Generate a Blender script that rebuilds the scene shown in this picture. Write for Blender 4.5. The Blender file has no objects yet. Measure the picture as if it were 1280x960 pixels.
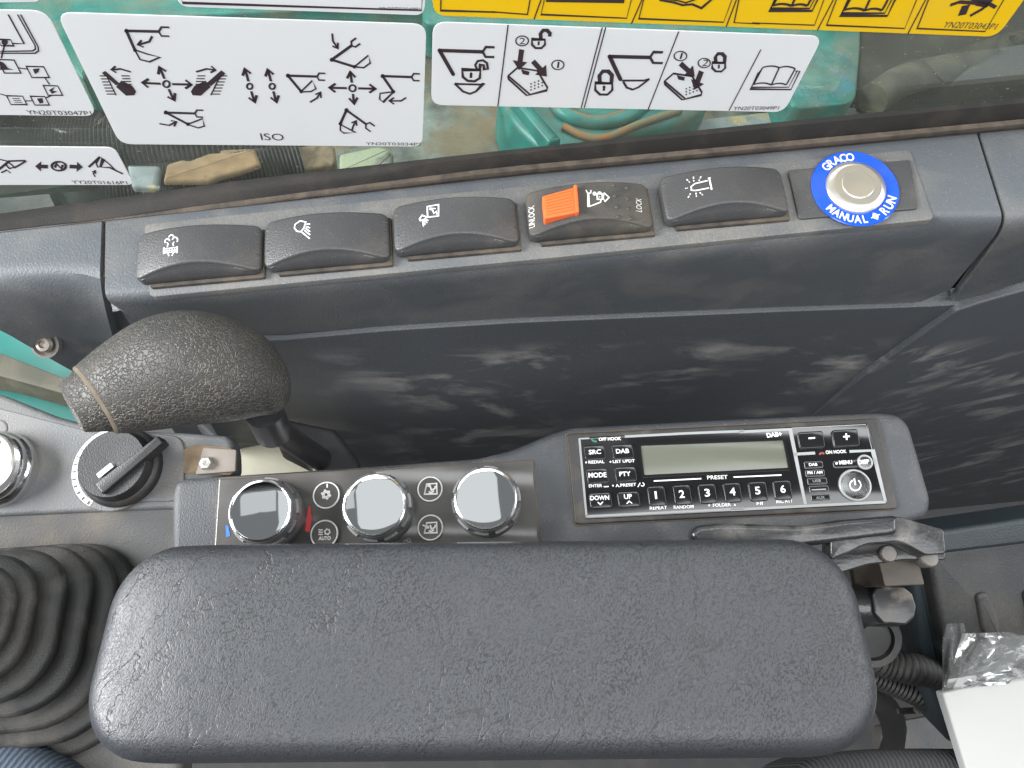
import bpy, bmesh, math, random
import numpy as np
from mathutils import Matrix, Vector
random.seed(4)
S = bpy.context.scene
COL = S.collection
# ------------------------------------------------------------------ camera
FPX = 900.0                                    # focal length in photo pixels (1280 wide)
def nrm(v):
    v = np.array(v, float); return v / np.linalg.norm(v)
_d = nrm([525 - 640, 985 - 480, FPX])          # straight down, seen in the lens
_x = nrm([5828, -250, FPX]); _x = nrm(_x - _x.dot(_d) * _d)
UP = -_d
R = np.array([_x, np.cross(UP, _x), UP])       # lens -> cab axes (X rearward, Y outward, Z up)
CAM = np.array([0.0, 0.0, 1.0])
cd = bpy.data.cameras.new('camera'); cam = bpy.data.objects.new('camera', cd); COL.objects.link(cam)
rot = np.column_stack([R[:, 0], -R[:, 1], -R[:, 2]])
cam.matrix_world = Matrix([[*rot[i], CAM[i]] for i in range(3)] + [[0, 0, 0, 1]])
cd.sensor_width = 36; cd.lens = 36 * FPX / 1280; cd.clip_start = 0.01; cd.clip_end = 100
S.camera = cam
# ------------------------------------------------------------------ light
w = bpy.data.worlds.new('World'); S.world = w; w.use_nodes = True
bg = w.node_tree.nodes['Background']; bg.inputs[0].default_value = (0.94, 0.97, 1.0, 1); bg.inputs[1].default_value = 0.21
def area(name, loc, target, sx, sy, power, col=(1, 1, 1)):
    l = bpy.data.lights.new(name, 'AREA'); l.shape = 'RECTANGLE'; l.size = sx; l.size_y = sy
    l.energy = power; l.color = col
    o = bpy.data.objects.new(name, l); COL.objects.link(o); o.location = loc
    o.rotation_euler = (Vector(target) - Vector(loc)).to_track_quat('-Z', 'Y').to_euler()
    return o
area('roof_light', (0.10, -0.85, 2.1), (0.08, -0.10, 0.65), 2.2, 1.0, 39, (0.98, 0.99, 1.0))
area('windscreen_light', (-2.4, 0.35, 1.62), (0.0, 0.18, 0.65), 1.9, 0.9, 235, (0.97, 0.985, 1.0))
area('rear_fill_light', (1.9, 0.1, 1.85), (0.0, 0.15, 0.65), 1.6, 0.9, 30, (0.97, 0.985, 1.0))  # fill light added from the rear side for balance
area('side_window_sky', (0.05, 0.58, 2.2), (0.05, 0.40, 0.65), 2.4, 0.44, 24, (0.97, 0.985, 1.0))
area('right_sky_light', (0.0, 1.8, 2.4), (0.0, 0.8, 0.4), 2.8, 1.2, 72, (0.97, 0.985, 1.0))
area('knob_reflection_light', (-0.315, 0.11, 1.80), (-0.315, 0.13, 0.6), 0.46, 0.36, 0.31, (0.97, 0.99, 1.0))  # unseen panel added for the pale reflection in the middle and right knob tops
area('left_knob_reflection_light', (-0.70, 0.17, 1.80), (-0.70, 0.18, 0.6), 0.28, 0.15, 0.06, (0.97, 0.99, 1.0))  # added patch that gives the left knob top its bright band
vs = S.view_settings
vs.view_transform = 'Standard'; vs.look = 'None'; vs.exposure = 0.0; vs.gamma = 1.0; vs.use_curve_mapping = False

# ------------------------------------------------------------------ frames: planes that stand in the cab
class Frame:
    def __init__(s, O, e1, e2):
        s.O = np.array(O, float); s.e1 = nrm(e1); e2 = np.array(e2, float)
        s.e2 = nrm(e2 - e2.dot(s.e1) * s.e1); s.n = np.cross(s.e1, s.e2)
    def px3(s, u, v, h=0):
        r = R @ np.array([(u - 640) / FPX, (v - 480) / FPX, 1.0])
        t = (s.O + h * s.n - CAM).dot(s.n) / r.dot(s.n)
        return CAM + t * r
    def px(s, u, v, h=0):
        p = s.px3(u, v, h) - s.O
        return np.array([p.dot(s.e1), p.dot(s.e2)])
    def sub(s, u, v, h=0):                      # same plane (raised h), origin under a point
        return Frame(s.px3(u, v, h), s.e1, s.e2)
    def lift(s, h): return Frame(s.O + h * s.n, s.e1, s.e2)
    def mat(s):
        return Matrix([[s.e1[i], s.e2[i], s.n[i], s.O[i]] for i in range(3)] + [[0, 0, 0, 1]])
    def loc(s, p):
        q = np.array(p) - s.O; return (q.dot(s.e1), q.dot(s.e2), q.dot(s.n))
def at_depth(u, v, D): return CAM + R @ (np.array([(u - 640) / FPX, (v - 480) / FPX, 1.0]) * D)
def lens_vp(u, v): return R @ nrm([u - 640, v - 480, FPX])
X, Y, Z = np.eye(3)
RAIL = Frame(at_depth(640, 280, 0.375), R @ nrm([1, -.09, 0.0]), lens_vp(300, -2250))
CONS = Frame(at_depth(910, 590, 0.40), R @ nrm([1, -.047, 0.0]), lens_vp(406, -2365))
FASC = Frame(RAIL.px3(640, 329), RAIL.e1, 0.97 * Z - 0.24 * Y)
LOWP = Frame(FASC.px3(700, 394), CONS.e1, Z + 0.02 * Y)
_g = RAIL.px3(640, 205)
GLASS = Frame(_g, nrm([RAIL.e1[0], RAIL.e1[1], 0]), Z)
ARM = Frame(at_depth(600, 820, 0.300), R @ nrm([1, -.010, 0.0]), Y)
FRNT = CONS.lift(-0.014)
def horiz(z): return Frame((0, 0, z), X, Y)
DECK = horiz(0.32)

# ------------------------------------------------------------------ materials
def N(nt, t, **kw):
    n = nt.nodes.new(t)
    for k, v in kw.items(): setattr(n, k, v)
    return n
def mat(name, col, rough=.5, metal=0.0, grain=None, dust=None, specks=0.0, spec=.5, coat=0.0, bump2=None, vary=0.0):
    m = bpy.data.materials.new(name); m.use_nodes = True; nt = m.node_tree; L = nt.links.new
    b = nt.nodes['Principled BSDF']
    b.inputs['Roughness'].default_value = rough; b.inputs['Metallic'].default_value = metal
    b.inputs['Specular IOR Level'].default_value = spec; b.inputs['Coat Weight'].default_value = coat
    b.inputs['Coat Roughness'].default_value = .08
    tc = N(nt, 'ShaderNodeTexCoord'); co = tc.outputs['Object']
    rgb = N(nt, 'ShaderNodeRGB'); rgb.outputs[0].default_value = (*col, 1); cur = rgb.outputs[0]
    rsock = None
    def noise(scale, detail=4, dist=0.0):
        n = N(nt, 'ShaderNodeTexNoise'); n.inputs['Scale'].default_value = scale; n.inputs['Detail'].default_value = detail
        n.inputs['Distortion'].default_value = dist; L(co, n.inputs['Vector']); return n.outputs['Fac']
    def rng(sock, a, b_, c, d_):
        r = N(nt, 'ShaderNodeMapRange'); L(sock, r.inputs[0])
        for i, v in enumerate((a, b_, c, d_)): r.inputs[i + 1].default_value = v
        return r.outputs[0]
    def mix(fac, a, b_):
        x = N(nt, 'ShaderNodeMix', data_type='RGBA'); L(fac, x.inputs['Factor']); L(a, x.inputs[6])
        if isinstance(b_, tuple): x.inputs[7].default_value = (*b_, 1)
        else: L(b_, x.inputs[7])
        return x.outputs[2]
    if vary:
        v = rng(noise(35, 5), .3, .7, 1 - vary, 1 + vary)
        hs = N(nt, 'ShaderNodeHueSaturation'); L(v, hs.inputs['Value']); L(cur, hs.inputs['Color']); cur = hs.outputs[0]
    if dust:
        amt, dc, sc, lo, hi = dust
        f = rng(noise(sc, 7, .6), lo, hi, 0, amt)
        f2 = N(nt, 'ShaderNodeMath', operation='MULTIPLY'); L(f, f2.inputs[0]); L(rng(noise(sc * 22, 3), .25, .65, .45, 1), f2.inputs[1])
        cur = mix(f2.outputs[0], cur, dc)
        rsock = rng(f2.outputs[0], 0, 1, rough, .95)
    if specks:
        f = rng(noise(1100, 1), .70, .78, 0, specks); cur = mix(f, cur, (.45, .43, .40))
    L(cur, b.inputs['Base Color'])
    if rsock is None and rough > .12:
        rsock = rng(noise(60, 4), .3, .7, rough * .88, min(1, rough * 1.12))
    if rsock is not None: L(rsock, b.inputs['Roughness'])
    nor = None
    if bump2: nor = bump2(nt, L, co, noise, rng, mix)
    if grain:
        bp = N(nt, 'ShaderNodeBump'); bp.inputs['Distance'].default_value = .0006; bp.inputs['Strength'].default_value = grain[1]
        L(noise(grain[0], 2), bp.inputs['Height'])
        if nor is not None: L(nor, bp.inputs['Normal'])
        nor = bp.outputs[0]
    if nor is not None: L(nor, b.inputs['Normal'])
    m['bsdf'] = 1
    return m
TAN = (.30, .245, .18); GREYD = (.33, .31, .28)
M = {}
M['sill'] = mat('sill_plastic', (.094, .104, .114), .52, grain=(900, .5), dust=(.5, (.26, .235, .20), 26, .45, .85), specks=.35)
M['sill_dusty'] = mat('switch_plate_plastic', (.10, .108, .115), .6, grain=(900, .5), dust=(.6, (.26, .235, .20), 30, .3, .7), specks=.5)
M['console'] = mat('console_plastic', (.050, .054, .060), .58, grain=(1000, .55), dust=(.35, GREYD, 24, .5, .85), specks=.4)
M['front'] = mat('front_console_plastic', (.086, .090, .094), .55, grain=(1000, .5), dust=(.5, (.27, .24, .20), 28, .45, .8), specks=.4)
M['front_dusty'] = mat('dusty_console_side', (.10, .10, .10), .7, grain=(1000, .5), dust=(.8, (.22, .19, .15), 28, .38, .7))
M['boot_frame'] = mat('boot_frame_plastic', (.085, .085, .084), .6, grain=(1000, .4), dust=(.6, (.20, .175, .14), 30, .42, .75))
M['rocker'] = mat('rocker_plastic', (.060, .060, .062), .42, grain=(1300, .35), dust=(.25, TAN, 45, .5, .9), specks=.2)
M['rocker_dirty'] = mat('rocker_plastic_dirty', (.05, .049, .047), .55, grain=(1300, .35), dust=(.5, (.17, .14, .10), 55, .38, .75), specks=.2)
M['rocker_base'] = mat('rocker_base', (.035, .031, .027), .8, dust=(.7, (.17, .135, .10), 90, .4, .7))
M['black'] = mat('black_plastic', (.018, .018, .019), .42, grain=(1200, .25), dust=(.25, TAN, 40, .5, .9))
M['gap'] = mat('dark_gap', (.012, .011, .010), .9)
M['gap_dusty'] = mat('dusty_gap', (.10, .075, .05), .95, dust=(.8, (.26, .19, .12), 80, .35, .6))
M['seam'] = mat('dusty_seam', (.075, .060, .043), .9, dust=(.7, (.17, .135, .09), 90, .35, .65))
M['seal'] = mat('rubber_seal', (.013, .0115, .010), .7, grain=(1500, .5), dust=(.35, (.10, .075, .055), 60, .45, .8))
M['seal_dusty'] = mat('dusty_rubber_lip', (.05, .042, .035), .85, grain=(1500, .6), dust=(.8, (.15, .115, .085), 120, .3, .65))
def translucent(m, col, k):
    nt = m.node_tree; L = nt.links.new; t = N(nt, 'ShaderNodeBsdfTranslucent'); t.inputs[0].default_value = (*col, 1)
    x = N(nt, 'ShaderNodeMixShader'); x.inputs[0].default_value = k; L(nt.nodes['Principled BSDF'].outputs[0], x.inputs[1]); L(t.outputs[0], x.inputs[2]); L(x.outputs[0], nt.nodes['Material Output'].inputs[0]); return m
M['white'] = mat('decal_white', (.84, .85, .86), .32, dust=(.22, (.55, .50, .42), 16, .58, .9))
M['yellow'] = mat('decal_yellow', (.93, .63, .012), .32, dust=(.2, (.6, .45, .15), 16, .55, .9))
translucent(M['white'], (.80, .81, .82), .30); translucent(M['yellow'], (.88, .58, .02), .30)
M['ink'] = mat('print_dark', (.035, .022, .026), .5)
M['ink_w'] = mat('print_white', (.72, .72, .70), .5)
M['ink_grey'] = mat('print_grey', (.28, .29, .29), .45)
M['orange'] = mat('orange_plastic', (.85, .15, .035), .45, dust=(.25, (.35, .12, .06), 90, .5, .8))
M['blue'] = mat('blue_label', (.010, .085, .62), .16, coat=.6)
M['steel'] = mat('brushed_steel', (.62, .60, .56), .32, .8, dust=(.25, (.5, .42, .3), 60, .55, .85))
M['steel_dull'] = mat('dull_steel', (.36, .33, .30), .5, 1.0, dust=(.7, (.22, .17, .12), 70, .38, .7))
M['bolt'] = mat('zinc_bolt', (.16, .155, .15), .45, .6, dust=(.5, (.16, .13, .10), 90, .4, .7))
M['rib'] = mat('knob_rib', (.26, .25, .24), .4, .3)
M['mirror'] = mat('mirror_chrome', (.80, .83, .84), .03, 1.0)
M['chrome'] = mat('chrome_rim', (.80, .80, .80), .14, 1.0)
M['knob'] = mat('knob_grey', (.14, .14, .145), .30, .3, coat=.3)
M['panel_film'] = mat('climate_film', (.085, .082, .078), .13, vary=.25)
M['tab'] = mat('dusty_tab', (.20, .18, .16), .6, .2, dust=(.7, (.20, .155, .11), 60, .35, .65))
M['radio'] = mat('radio_gloss_black', (.006, .006, .007), .09, coat=.5)
M['radio_key'] = mat('radio_key', (.010, .010, .011), .11)
M['radio_frame'] = mat('radio_frame', (.028, .027, .026), .42, grain=(1200, .3), dust=(.35, TAN, 60, .5, .85))
M['copper'] = mat('dusty_edge_line', (.085, .065, .048), .7)
M['lcd'] = mat('display_lcd', (.105, .112, .088), .22)
M['red'] = mat('red_print', (.55, .03, .03), .4)
M['bluep'] = mat('blue_print', (.05, .18, .62), .4)
M['green'] = mat('green_print', (.02, .16, .09), .4)
M['redp'] = mat('dark_red_print', (.25, .05, .05), .4)
M['bracket'] = mat('black_steel', (.016, .016, .017), .30, .0, grain=(700, .3), dust=(.4, (.34, .32, .30), 48, .52, .8), coat=.3)
M['bracket_dusty'] = mat('dusty_steel_block', (.03, .027, .024), .5, dust=(.7, (.17, .135, .10), 40, .36, .66))
M['bracket_half'] = mat('half_dusty_black_steel', (.020, .020, .021), .32, dust=(.9, (.20, .165, .13), 22, .50, .56), coat=.2)
M['hose'] = mat('corrugated_hose', (.014, .014, .014), .55, dust=(.4, (.11, .10, .08), 30, .45, .8))
M['tray'] = mat('tray_plastic', (.030, .033, .036), .48, grain=(900, .45), dust=(.6, (.17, .145, .12), 14, .4, .75), specks=.35)
M['tray_lip'] = mat('tray_lip_plastic', (.020, .029, .034), .45, grain=(900, .35))
M['carton'] = mat('white_carton', (.35, .35, .34), .55)
M['floor'] = mat('cab_floor_mat', (.025, .025, .026), .85, dust=(.3, (.12, .10, .08), 20, .5, .8))
M['cream'] = mat('cream_paint', (.50, .49, .38), .5, dust=(.4, TAN, 30, .45, .8))
M['teal'] = mat('teal_paint', (.010, .14, .12), .42, dust=(.8, (.15, .135, .095), 14, .44, .68), vary=.3)
M['teal_clean'] = mat('teal_paint_clean', (.003, .105, .088), .35, vary=.1)
M['deck'] = mat('dirty_deck', (.13, .15, .135), .8, dust=(.95, (.18, .13, .07), 16, .42, .6), vary=.6, specks=.5)
M['deck_grey'] = mat('grey_deck_plate', (.20, .23, .24), .6, dust=(.9, (.50, .38, .13), 22, .56, .66), vary=.25)
M['dark_void'] = mat('grimy_bay_shade', (.030, .030, .022), .85, dust=(.7, (.10, .09, .06), 9, .45, .75))  # dark base colour stands in for cavity shade, grime over it
M['olive'] = mat('olive_hose', (.040, .040, .026), .7, dust=(.7, (.18, .16, .11), 18, .4, .7))
M['cardboard'] = mat('cardboard', (.26, .165, .085), .9, dust=(.8, (.12, .09, .06), 30, .4, .7), vary=.4)
M['pale'] = mat('pale_green_paint', (.24, .28, .19), .6, dust=(.7, (.30, .28, .18), 18, .4, .7))
M['rust'] = mat('rust', (.22, .10, .04), .9, dust=(.6, (.05, .16, .12), 40, .4, .6))
M['blue_fabric'] = None

def leather_mat():
    m = mat('armrest_leather', (.033, .035, .040), .44, specks=.12); nt = m.node_tree; L = nt.links.new; b = nt.nodes['Principled BSDF']
    old = b.inputs['Base Color'].links[0].from_socket
    co = N(nt, 'ShaderNodeTexCoord').outputs['Object']
    def rng(sock, a, b_, c=0, d=1):
        r = N(nt, 'ShaderNodeMapRange'); L(sock, r.inputs[0])
        for i, v in enumerate((a, b_, c, d)): r.inputs[i + 1].default_value = v
        return r.outputs[0]
    def math_(op, a, b_):
        n = N(nt, 'ShaderNodeMath', operation=op)
        for i, v in enumerate((a, b_)):
            if isinstance(v, (int, float)): n.inputs[i].default_value = v
            else: L(v, n.inputs[i])
        return n.outputs[0]
    def noise(sc, det=3):
        n = N(nt, 'ShaderNodeTexNoise'); n.inputs['Scale'].default_value = sc; n.inputs['Detail'].default_value = det; L(co, n.inputs['Vector']); return n
    w1 = noise(55, 3); w2 = noise(260, 2)
    a1 = N(nt, 'ShaderNodeVectorMath', operation='MULTIPLY_ADD'); L(w1.outputs['Color'], a1.inputs[0]); a1.inputs[1].default_value = (.010, .010, .010); L(co, a1.inputs[2])
    a2 = N(nt, 'ShaderNodeVectorMath', operation='MULTIPLY_ADD'); L(w2.outputs['Color'], a2.inputs[0]); a2.inputs[1].default_value = (.0045, .0045, .0045); L(a1.outputs[0], a2.inputs[2])
    def cells(rot, sc, scale, width):
        mp = N(nt, 'ShaderNodeMapping', vector_type='TEXTURE'); mp.inputs['Rotation'].default_value = (0, 0, rot); mp.inputs['Scale'].default_value = sc; L(a2.outputs[0], mp.inputs[0])
        v = N(nt, 'ShaderNodeTexVoronoi', feature='DISTANCE_TO_EDGE'); v.inputs['Scale'].default_value = scale; L(mp.outputs[0], v.inputs['Vector'])
        return rng(v.outputs['Distance'], 0, width)
    mp = N(nt, 'ShaderNodeMapping', vector_type='TEXTURE'); mp.inputs['Rotation'].default_value = (0, 0, 1.0); mp.inputs['Scale'].default_value = (1.7, 1, 1); L(a1.outputs[0], mp.inputs[0])
    g = N(nt, 'ShaderNodeTexNoise'); g.inputs['Scale'].default_value = 1350; g.inputs['Detail'].default_value = 2; g.inputs['Distortion'].default_value = .5; L(mp.outputs[0], g.inputs['Vector'])
    fine = rng(g.outputs['Fac'], .38, .55)
    crease = cells(1.05, (7.0, 1, 1), 75, .022)
    cm = rng(noise(16, 3).outputs['Fac'], .43, .58)
    crease = math_('SUBTRACT', 1, math_('MULTIPLY', math_('SUBTRACT', 1, crease), cm))
    fm = rng(noise(24, 3).outputs['Fac'], .3, .7, .35, .9)
    groove = math_('SUBTRACT', 1, math_('MULTIPLY', math_('SUBTRACT', 1, fine), fm))
    x = N(nt, 'ShaderNodeMix', data_type='RGBA'); L(groove, x.inputs['Factor']); x.inputs[6].default_value = (.015, .016, .018, 1); L(old, x.inputs[7]); y = N(nt, 'ShaderNodeMix', data_type='RGBA'); L(math_('ADD', math_('MULTIPLY', crease, .6), .4), y.inputs['Factor']); y.inputs[6].default_value = (.012, .012, .013, 1); L(x.outputs[2], y.inputs[7]); L(y.outputs[2], b.inputs['Base Color'])  # groove and crease tint adds painted relief shade to the grime
    L(math_('MULTIPLY', rng(groove, 0, 1, .6, 1), .45), b.inputs['Specular IOR Level'])
    bp = N(nt, 'ShaderNodeBump'); bp.inputs['Distance'].default_value = .00022; L(math_('MULTIPLY', fm, .5), bp.inputs['Strength']); L(fine, bp.inputs['Height'])
    b2 = N(nt, 'ShaderNodeBump'); b2.inputs['Strength'].default_value = .4; b2.inputs['Distance'].default_value = .0005; L(crease, b2.inputs['Height']); L(bp.outputs[0], b2.inputs['Normal'])
    b3 = N(nt, 'ShaderNodeBump'); b3.inputs['Strength'].default_value = .15; b3.inputs['Distance'].default_value = .004; L(noise(20, 3).outputs['Fac'], b3.inputs['Height']); L(b2.outputs[0], b3.inputs['Normal'])
    L(b3.outputs[0], b.inputs['Normal'])
    L(rng(noise(12, 4).outputs['Fac'], .3, .7, .37, .50), b.inputs['Roughness'])
    return m
M['leather'] = leather_mat()

def grip_mat():
    m = mat('grip_rubber', (.030, .029, .027), .55); nt = m.node_tree; L = nt.links.new; b = nt.nodes['Principled BSDF']
    co = N(nt, 'ShaderNodeTexCoord').outputs['Object']
    d = N(nt, 'ShaderNodeTexNoise'); d.inputs['Scale'].default_value = 260; L(co, d.inputs['Vector'])
    a = N(nt, 'ShaderNodeVectorMath', operation='MULTIPLY_ADD'); L(d.outputs['Color'], a.inputs[0]); a.inputs[1].default_value = (.005, .005, .005); L(co, a.inputs[2])
    v = N(nt, 'ShaderNodeTexVoronoi', feature='DISTANCE_TO_EDGE'); v.inputs['Scale'].default_value = 500; L(a.outputs[0], v.inputs['Vector'])
    r = N(nt, 'ShaderNodeMapRange'); L(v.outputs['Distance'], r.inputs[0]); r.inputs[2].default_value = .14
    n2 = N(nt, 'ShaderNodeTexNoise'); n2.inputs['Scale'].default_value = 38; n2.inputs['Detail'].default_value = 5; L(co, n2.inputs['Vector'])
    r2 = N(nt, 'ShaderNodeMapRange'); L(n2.outputs['Fac'], r2.inputs[0]); r2.inputs[1].default_value = .35; r2.inputs[2].default_value = .7; r2.inputs[3].default_value = .12; r2.inputs[4].default_value = .5
    iv = N(nt, 'ShaderNodeMath', operation='SUBTRACT'); iv.inputs[0].default_value = 1.12; L(r.outputs[0], iv.inputs[1])
    mu = N(nt, 'ShaderNodeMath', operation='MULTIPLY', use_clamp=True); L(iv.outputs[0], mu.inputs[0]); L(r2.outputs[0], mu.inputs[1])
    x = N(nt, 'ShaderNodeMix', data_type='RGBA'); L(mu.outputs[0], x.inputs['Factor']); x.inputs[6].default_value = (.024, .0235, .022, 1); x.inputs[7].default_value = (.16, .138, .105, 1)
    L(x.outputs[2], b.inputs['Base Color'])
    bp = N(nt, 'ShaderNodeBump'); bp.inputs['Strength'].default_value = .7; bp.inputs['Distance'].default_value = .0006; L(r.outputs[0], bp.inputs['Height']); L(bp.outputs[0], b.inputs['Normal'])
    return m
M['grip'] = grip_mat()

def fabric_mat(name, c1, c2, scale, rot):
    m = mat(name, c1, .9); nt = m.node_tree; L = nt.links.new; b = nt.nodes['Principled BSDF']
    co = N(nt, 'ShaderNodeTexCoord').outputs['Object']
    mp = N(nt, 'ShaderNodeMapping'); mp.inputs['Rotation'].default_value = (0, 0, rot); L(co, mp.inputs[0])
    wv = N(nt, 'ShaderNodeTexWave'); wv.inputs['Scale'].default_value = scale; wv.inputs['Distortion'].default_value = 1.2; wv.inputs['Detail'].default_value = 3; wv.inputs['Detail Scale'].default_value = 4; L(mp.outputs[0], wv.inputs['Vector'])
    x = N(nt, 'ShaderNodeMix', data_type='RGBA'); L(wv.outputs['Fac'], x.inputs['Factor']); x.inputs[6].default_value = (*c1, 1); x.inputs[7].default_value = (*c2, 1)
    L(x.outputs[2], b.inputs['Base Color'])
    bp = N(nt, 'ShaderNodeBump'); bp.inputs['Strength'].default_value = .6; bp.inputs['Distance'].default_value = .0008; L(wv.outputs['Fac'], bp.inputs['Height']); L(bp.outputs[0], b.inputs['Normal'])
    return m
M['blue_fabric'] = fabric_mat('blue_ribbed_fabric', (.030, .045, .065), (.075, .10, .13), 110, .5)
M['dark_fabric'] = fabric_mat('charcoal_ribbed_fabric', (.016, .016, .017), (.040, .040, .042), 120, .1)

def panel_mat(name, axis, sc, rot, lo, hi, amt):        # dark trim with scuffed, dusty smears in a band of its own
    m = mat(name, (.056, .061, .068), .46, grain=(900, .4), specks=.3); nt = m.node_tree; L = nt.links.new; b = nt.nodes['Principled BSDF']
    old = b.inputs['Base Color'].links[0].from_socket
    co = N(nt, 'ShaderNodeTexCoord').outputs['Object']
    sep = N(nt, 'ShaderNodeSeparateXYZ'); L(co, sep.inputs[0])
    mp = N(nt, 'ShaderNodeMapping', vector_type='TEXTURE'); mp.inputs['Scale'].default_value = sc; mp.inputs['Rotation'].default_value = rot; L(co, mp.inputs[0])
    n1 = N(nt, 'ShaderNodeTexNoise'); n1.inputs['Scale'].default_value = 1.0; n1.inputs['Detail'].default_value = 9; n1.inputs['Roughness'].default_value = .62; n1.inputs['Distortion'].default_value = .5; L(mp.outputs[0], n1.inputs['Vector'])
    r = N(nt, 'ShaderNodeMapRange'); L(n1.outputs['Fac'], r.inputs[0]); r.inputs[1].default_value = .50; r.inputs[2].default_value = .74
    n0 = N(nt, 'ShaderNodeTexNoise'); n0.inputs['Scale'].default_value = 9; n0.inputs['Detail'].default_value = 2; L(co, n0.inputs['Vector'])
    r0 = N(nt, 'ShaderNodeMapRange'); L(n0.outputs['Fac'], r0.inputs[0]); r0.inputs[1].default_value = .42; r0.inputs[2].default_value = .60
    bz = N(nt, 'ShaderNodeMapRange', interpolation_type='SMOOTHSTEP'); L(sep.outputs[axis], bz.inputs[0]); bz.inputs[1].default_value = lo; bz.inputs[2].default_value = hi
    mu = N(nt, 'ShaderNodeMath', operation='MULTIPLY'); L(r.outputs[0], mu.inputs[0]); L(bz.outputs[0], mu.inputs[1])
    mu1 = N(nt, 'ShaderNodeMath', operation='MULTIPLY'); L(mu.outputs[0], mu1.inputs[0]); L(r0.outputs[0], mu1.inputs[1])
    mu2 = N(nt, 'ShaderNodeMath', operation='MULTIPLY'); L(mu1.outputs[0], mu2.inputs[0]); mu2.inputs[1].default_value = amt
    x = N(nt, 'ShaderNodeMix', data_type='RGBA'); L(mu2.outputs[0], x.inputs['Factor']); L(old, x.inputs[6]); x.inputs[7].default_value = (.40, .38, .35, 1)
    L(x.outputs[2], b.inputs['Base Color'])
    return m
M['lower'] = panel_mat('lower_trim_plastic', 'Z', (.075, .06, .032), (0, .16, 0), -.022, -.050, .75)
M['lower_rear'] = panel_mat('rear_trim_plastic', 'Y', (.07, .030, .05), (0, 0, .6), .035, .010, .7)

def glass_mat(name, tint, dirt, dirt_col, scale, rough=.02):
    m = bpy.data.materials.new(name); m.use_nodes = True; nt = m.node_tree; L = nt.links.new
    nt.nodes.remove(nt.nodes['Principled BSDF']); out = nt.nodes['Material Output']
    t = N(nt, 'ShaderNodeBsdfTransparent'); t.inputs[0].default_value = (*tint, 1)
    g = N(nt, 'ShaderNodeBsdfGlossy'); g.inputs['Roughness'].default_value = rough
    fr = N(nt, 'ShaderNodeFresnel'); fr.inputs[0].default_value = 1.30
    m1 = N(nt, 'ShaderNodeMixShader'); L(fr.outputs[0], m1.inputs[0]); L(t.outputs[0], m1.inputs[1]); L(g.outputs[0], m1.inputs[2])
    df = N(nt, 'ShaderNodeBsdfDiffuse'); df.inputs[0].default_value = (*dirt_col, 1)
    co = N(nt, 'ShaderNodeTexCoord').outputs['Object']
    n1 = N(nt, 'ShaderNodeTexNoise'); n1.inputs['Scale'].default_value = scale; n1.inputs['Detail'].default_value = 8; L(co, n1.inputs['Vector'])
    r = N(nt, 'ShaderNodeMapRange'); L(n1.outputs['Fac'], r.inputs[0]); r.inputs[1].default_value = .35; r.inputs[2].default_value = .75; r.inputs[3].default_value = dirt * .4; r.inputs[4].default_value = dirt
    n2 = N(nt, 'ShaderNodeTexNoise'); n2.inputs['Scale'].default_value = 600; n2.inputs['Detail'].default_value = 1; L(co, n2.inputs['Vector'])
    r2 = N(nt, 'ShaderNodeMapRange'); L(n2.outputs['Fac'], r2.inputs[0]); r2.inputs[1].default_value = .71; r2.inputs[2].default_value = .78; r2.inputs[4].default_value = .4
    ad = N(nt, 'ShaderNodeMath', operation='ADD'); L(r.outputs[0], ad.inputs[0]); L(r2.outputs[0], ad.inputs[1])
    m2 = N(nt, 'ShaderNodeMixShader'); L(ad.outputs[0], m2.inputs[0]); L(m1.outputs[0], m2.inputs[1]); L(df.outputs[0], m2.inputs[2])
    L(m2.outputs[0], out.inputs[0]); return m
M['glass'] = glass_mat('window_glass', (.82, .86, .83), .12, (.45, .45, .40), 14)
M['film'] = glass_mat('clear_plastic_film', (.88, .90, .90), .16, (.45, .46, .46), 30, .16)

# ------------------------------------------------------------------ mesh helpers
def me(name, verts, faces, smooth=40):
    d = bpy.data.meshes.new(name); d.from_pydata([tuple(map(float, v)) for v in verts], [], faces); d.validate()
    bm = bmesh.new(); bm.from_mesh(d); bmesh.ops.recalc_face_normals(bm, faces=bm.faces); bm.to_mesh(d); bm.free()
    if smooth:
        for p in d.polygons: p.use_smooth = True
        d.set_sharp_from_angle(angle=math.radians(smooth))
    return d
def obj(name, data, material=None, parent=None, matrix=None):
    o = bpy.data.objects.new(name, data); COL.objects.link(o)
    if material is not None and not data.materials: data.materials.append(M[material])
    if parent is not None: o.parent = parent
    elif matrix is not None: o.matrix_world = matrix
    return o
def tag(o, label, cat, group=None, kind=None):
    o['label'] = label; o['category'] = cat
    if group: o['group'] = group
    if kind: o['kind'] = kind
    return o
def struct(o, label=None):
    o['kind'] = 'structure'
    if label: o['label'] = label
    return o
def thing(name, F, label, cat, group=None):
    o = bpy.data.objects.new(name, None); COL.objects.link(o); o.matrix_world = F.mat(); o.empty_display_size = .01
    return tag(o, label, cat, group)
def ccw(p):
    p = [np.array(q[:2], float) for q in p]
    a = sum(p[i][0] * p[(i + 1) % len(p)][1] - p[(i + 1) % len(p)][0] * p[i][1] for i in range(len(p)))
    return p if a > 0 else p[::-1]
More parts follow.
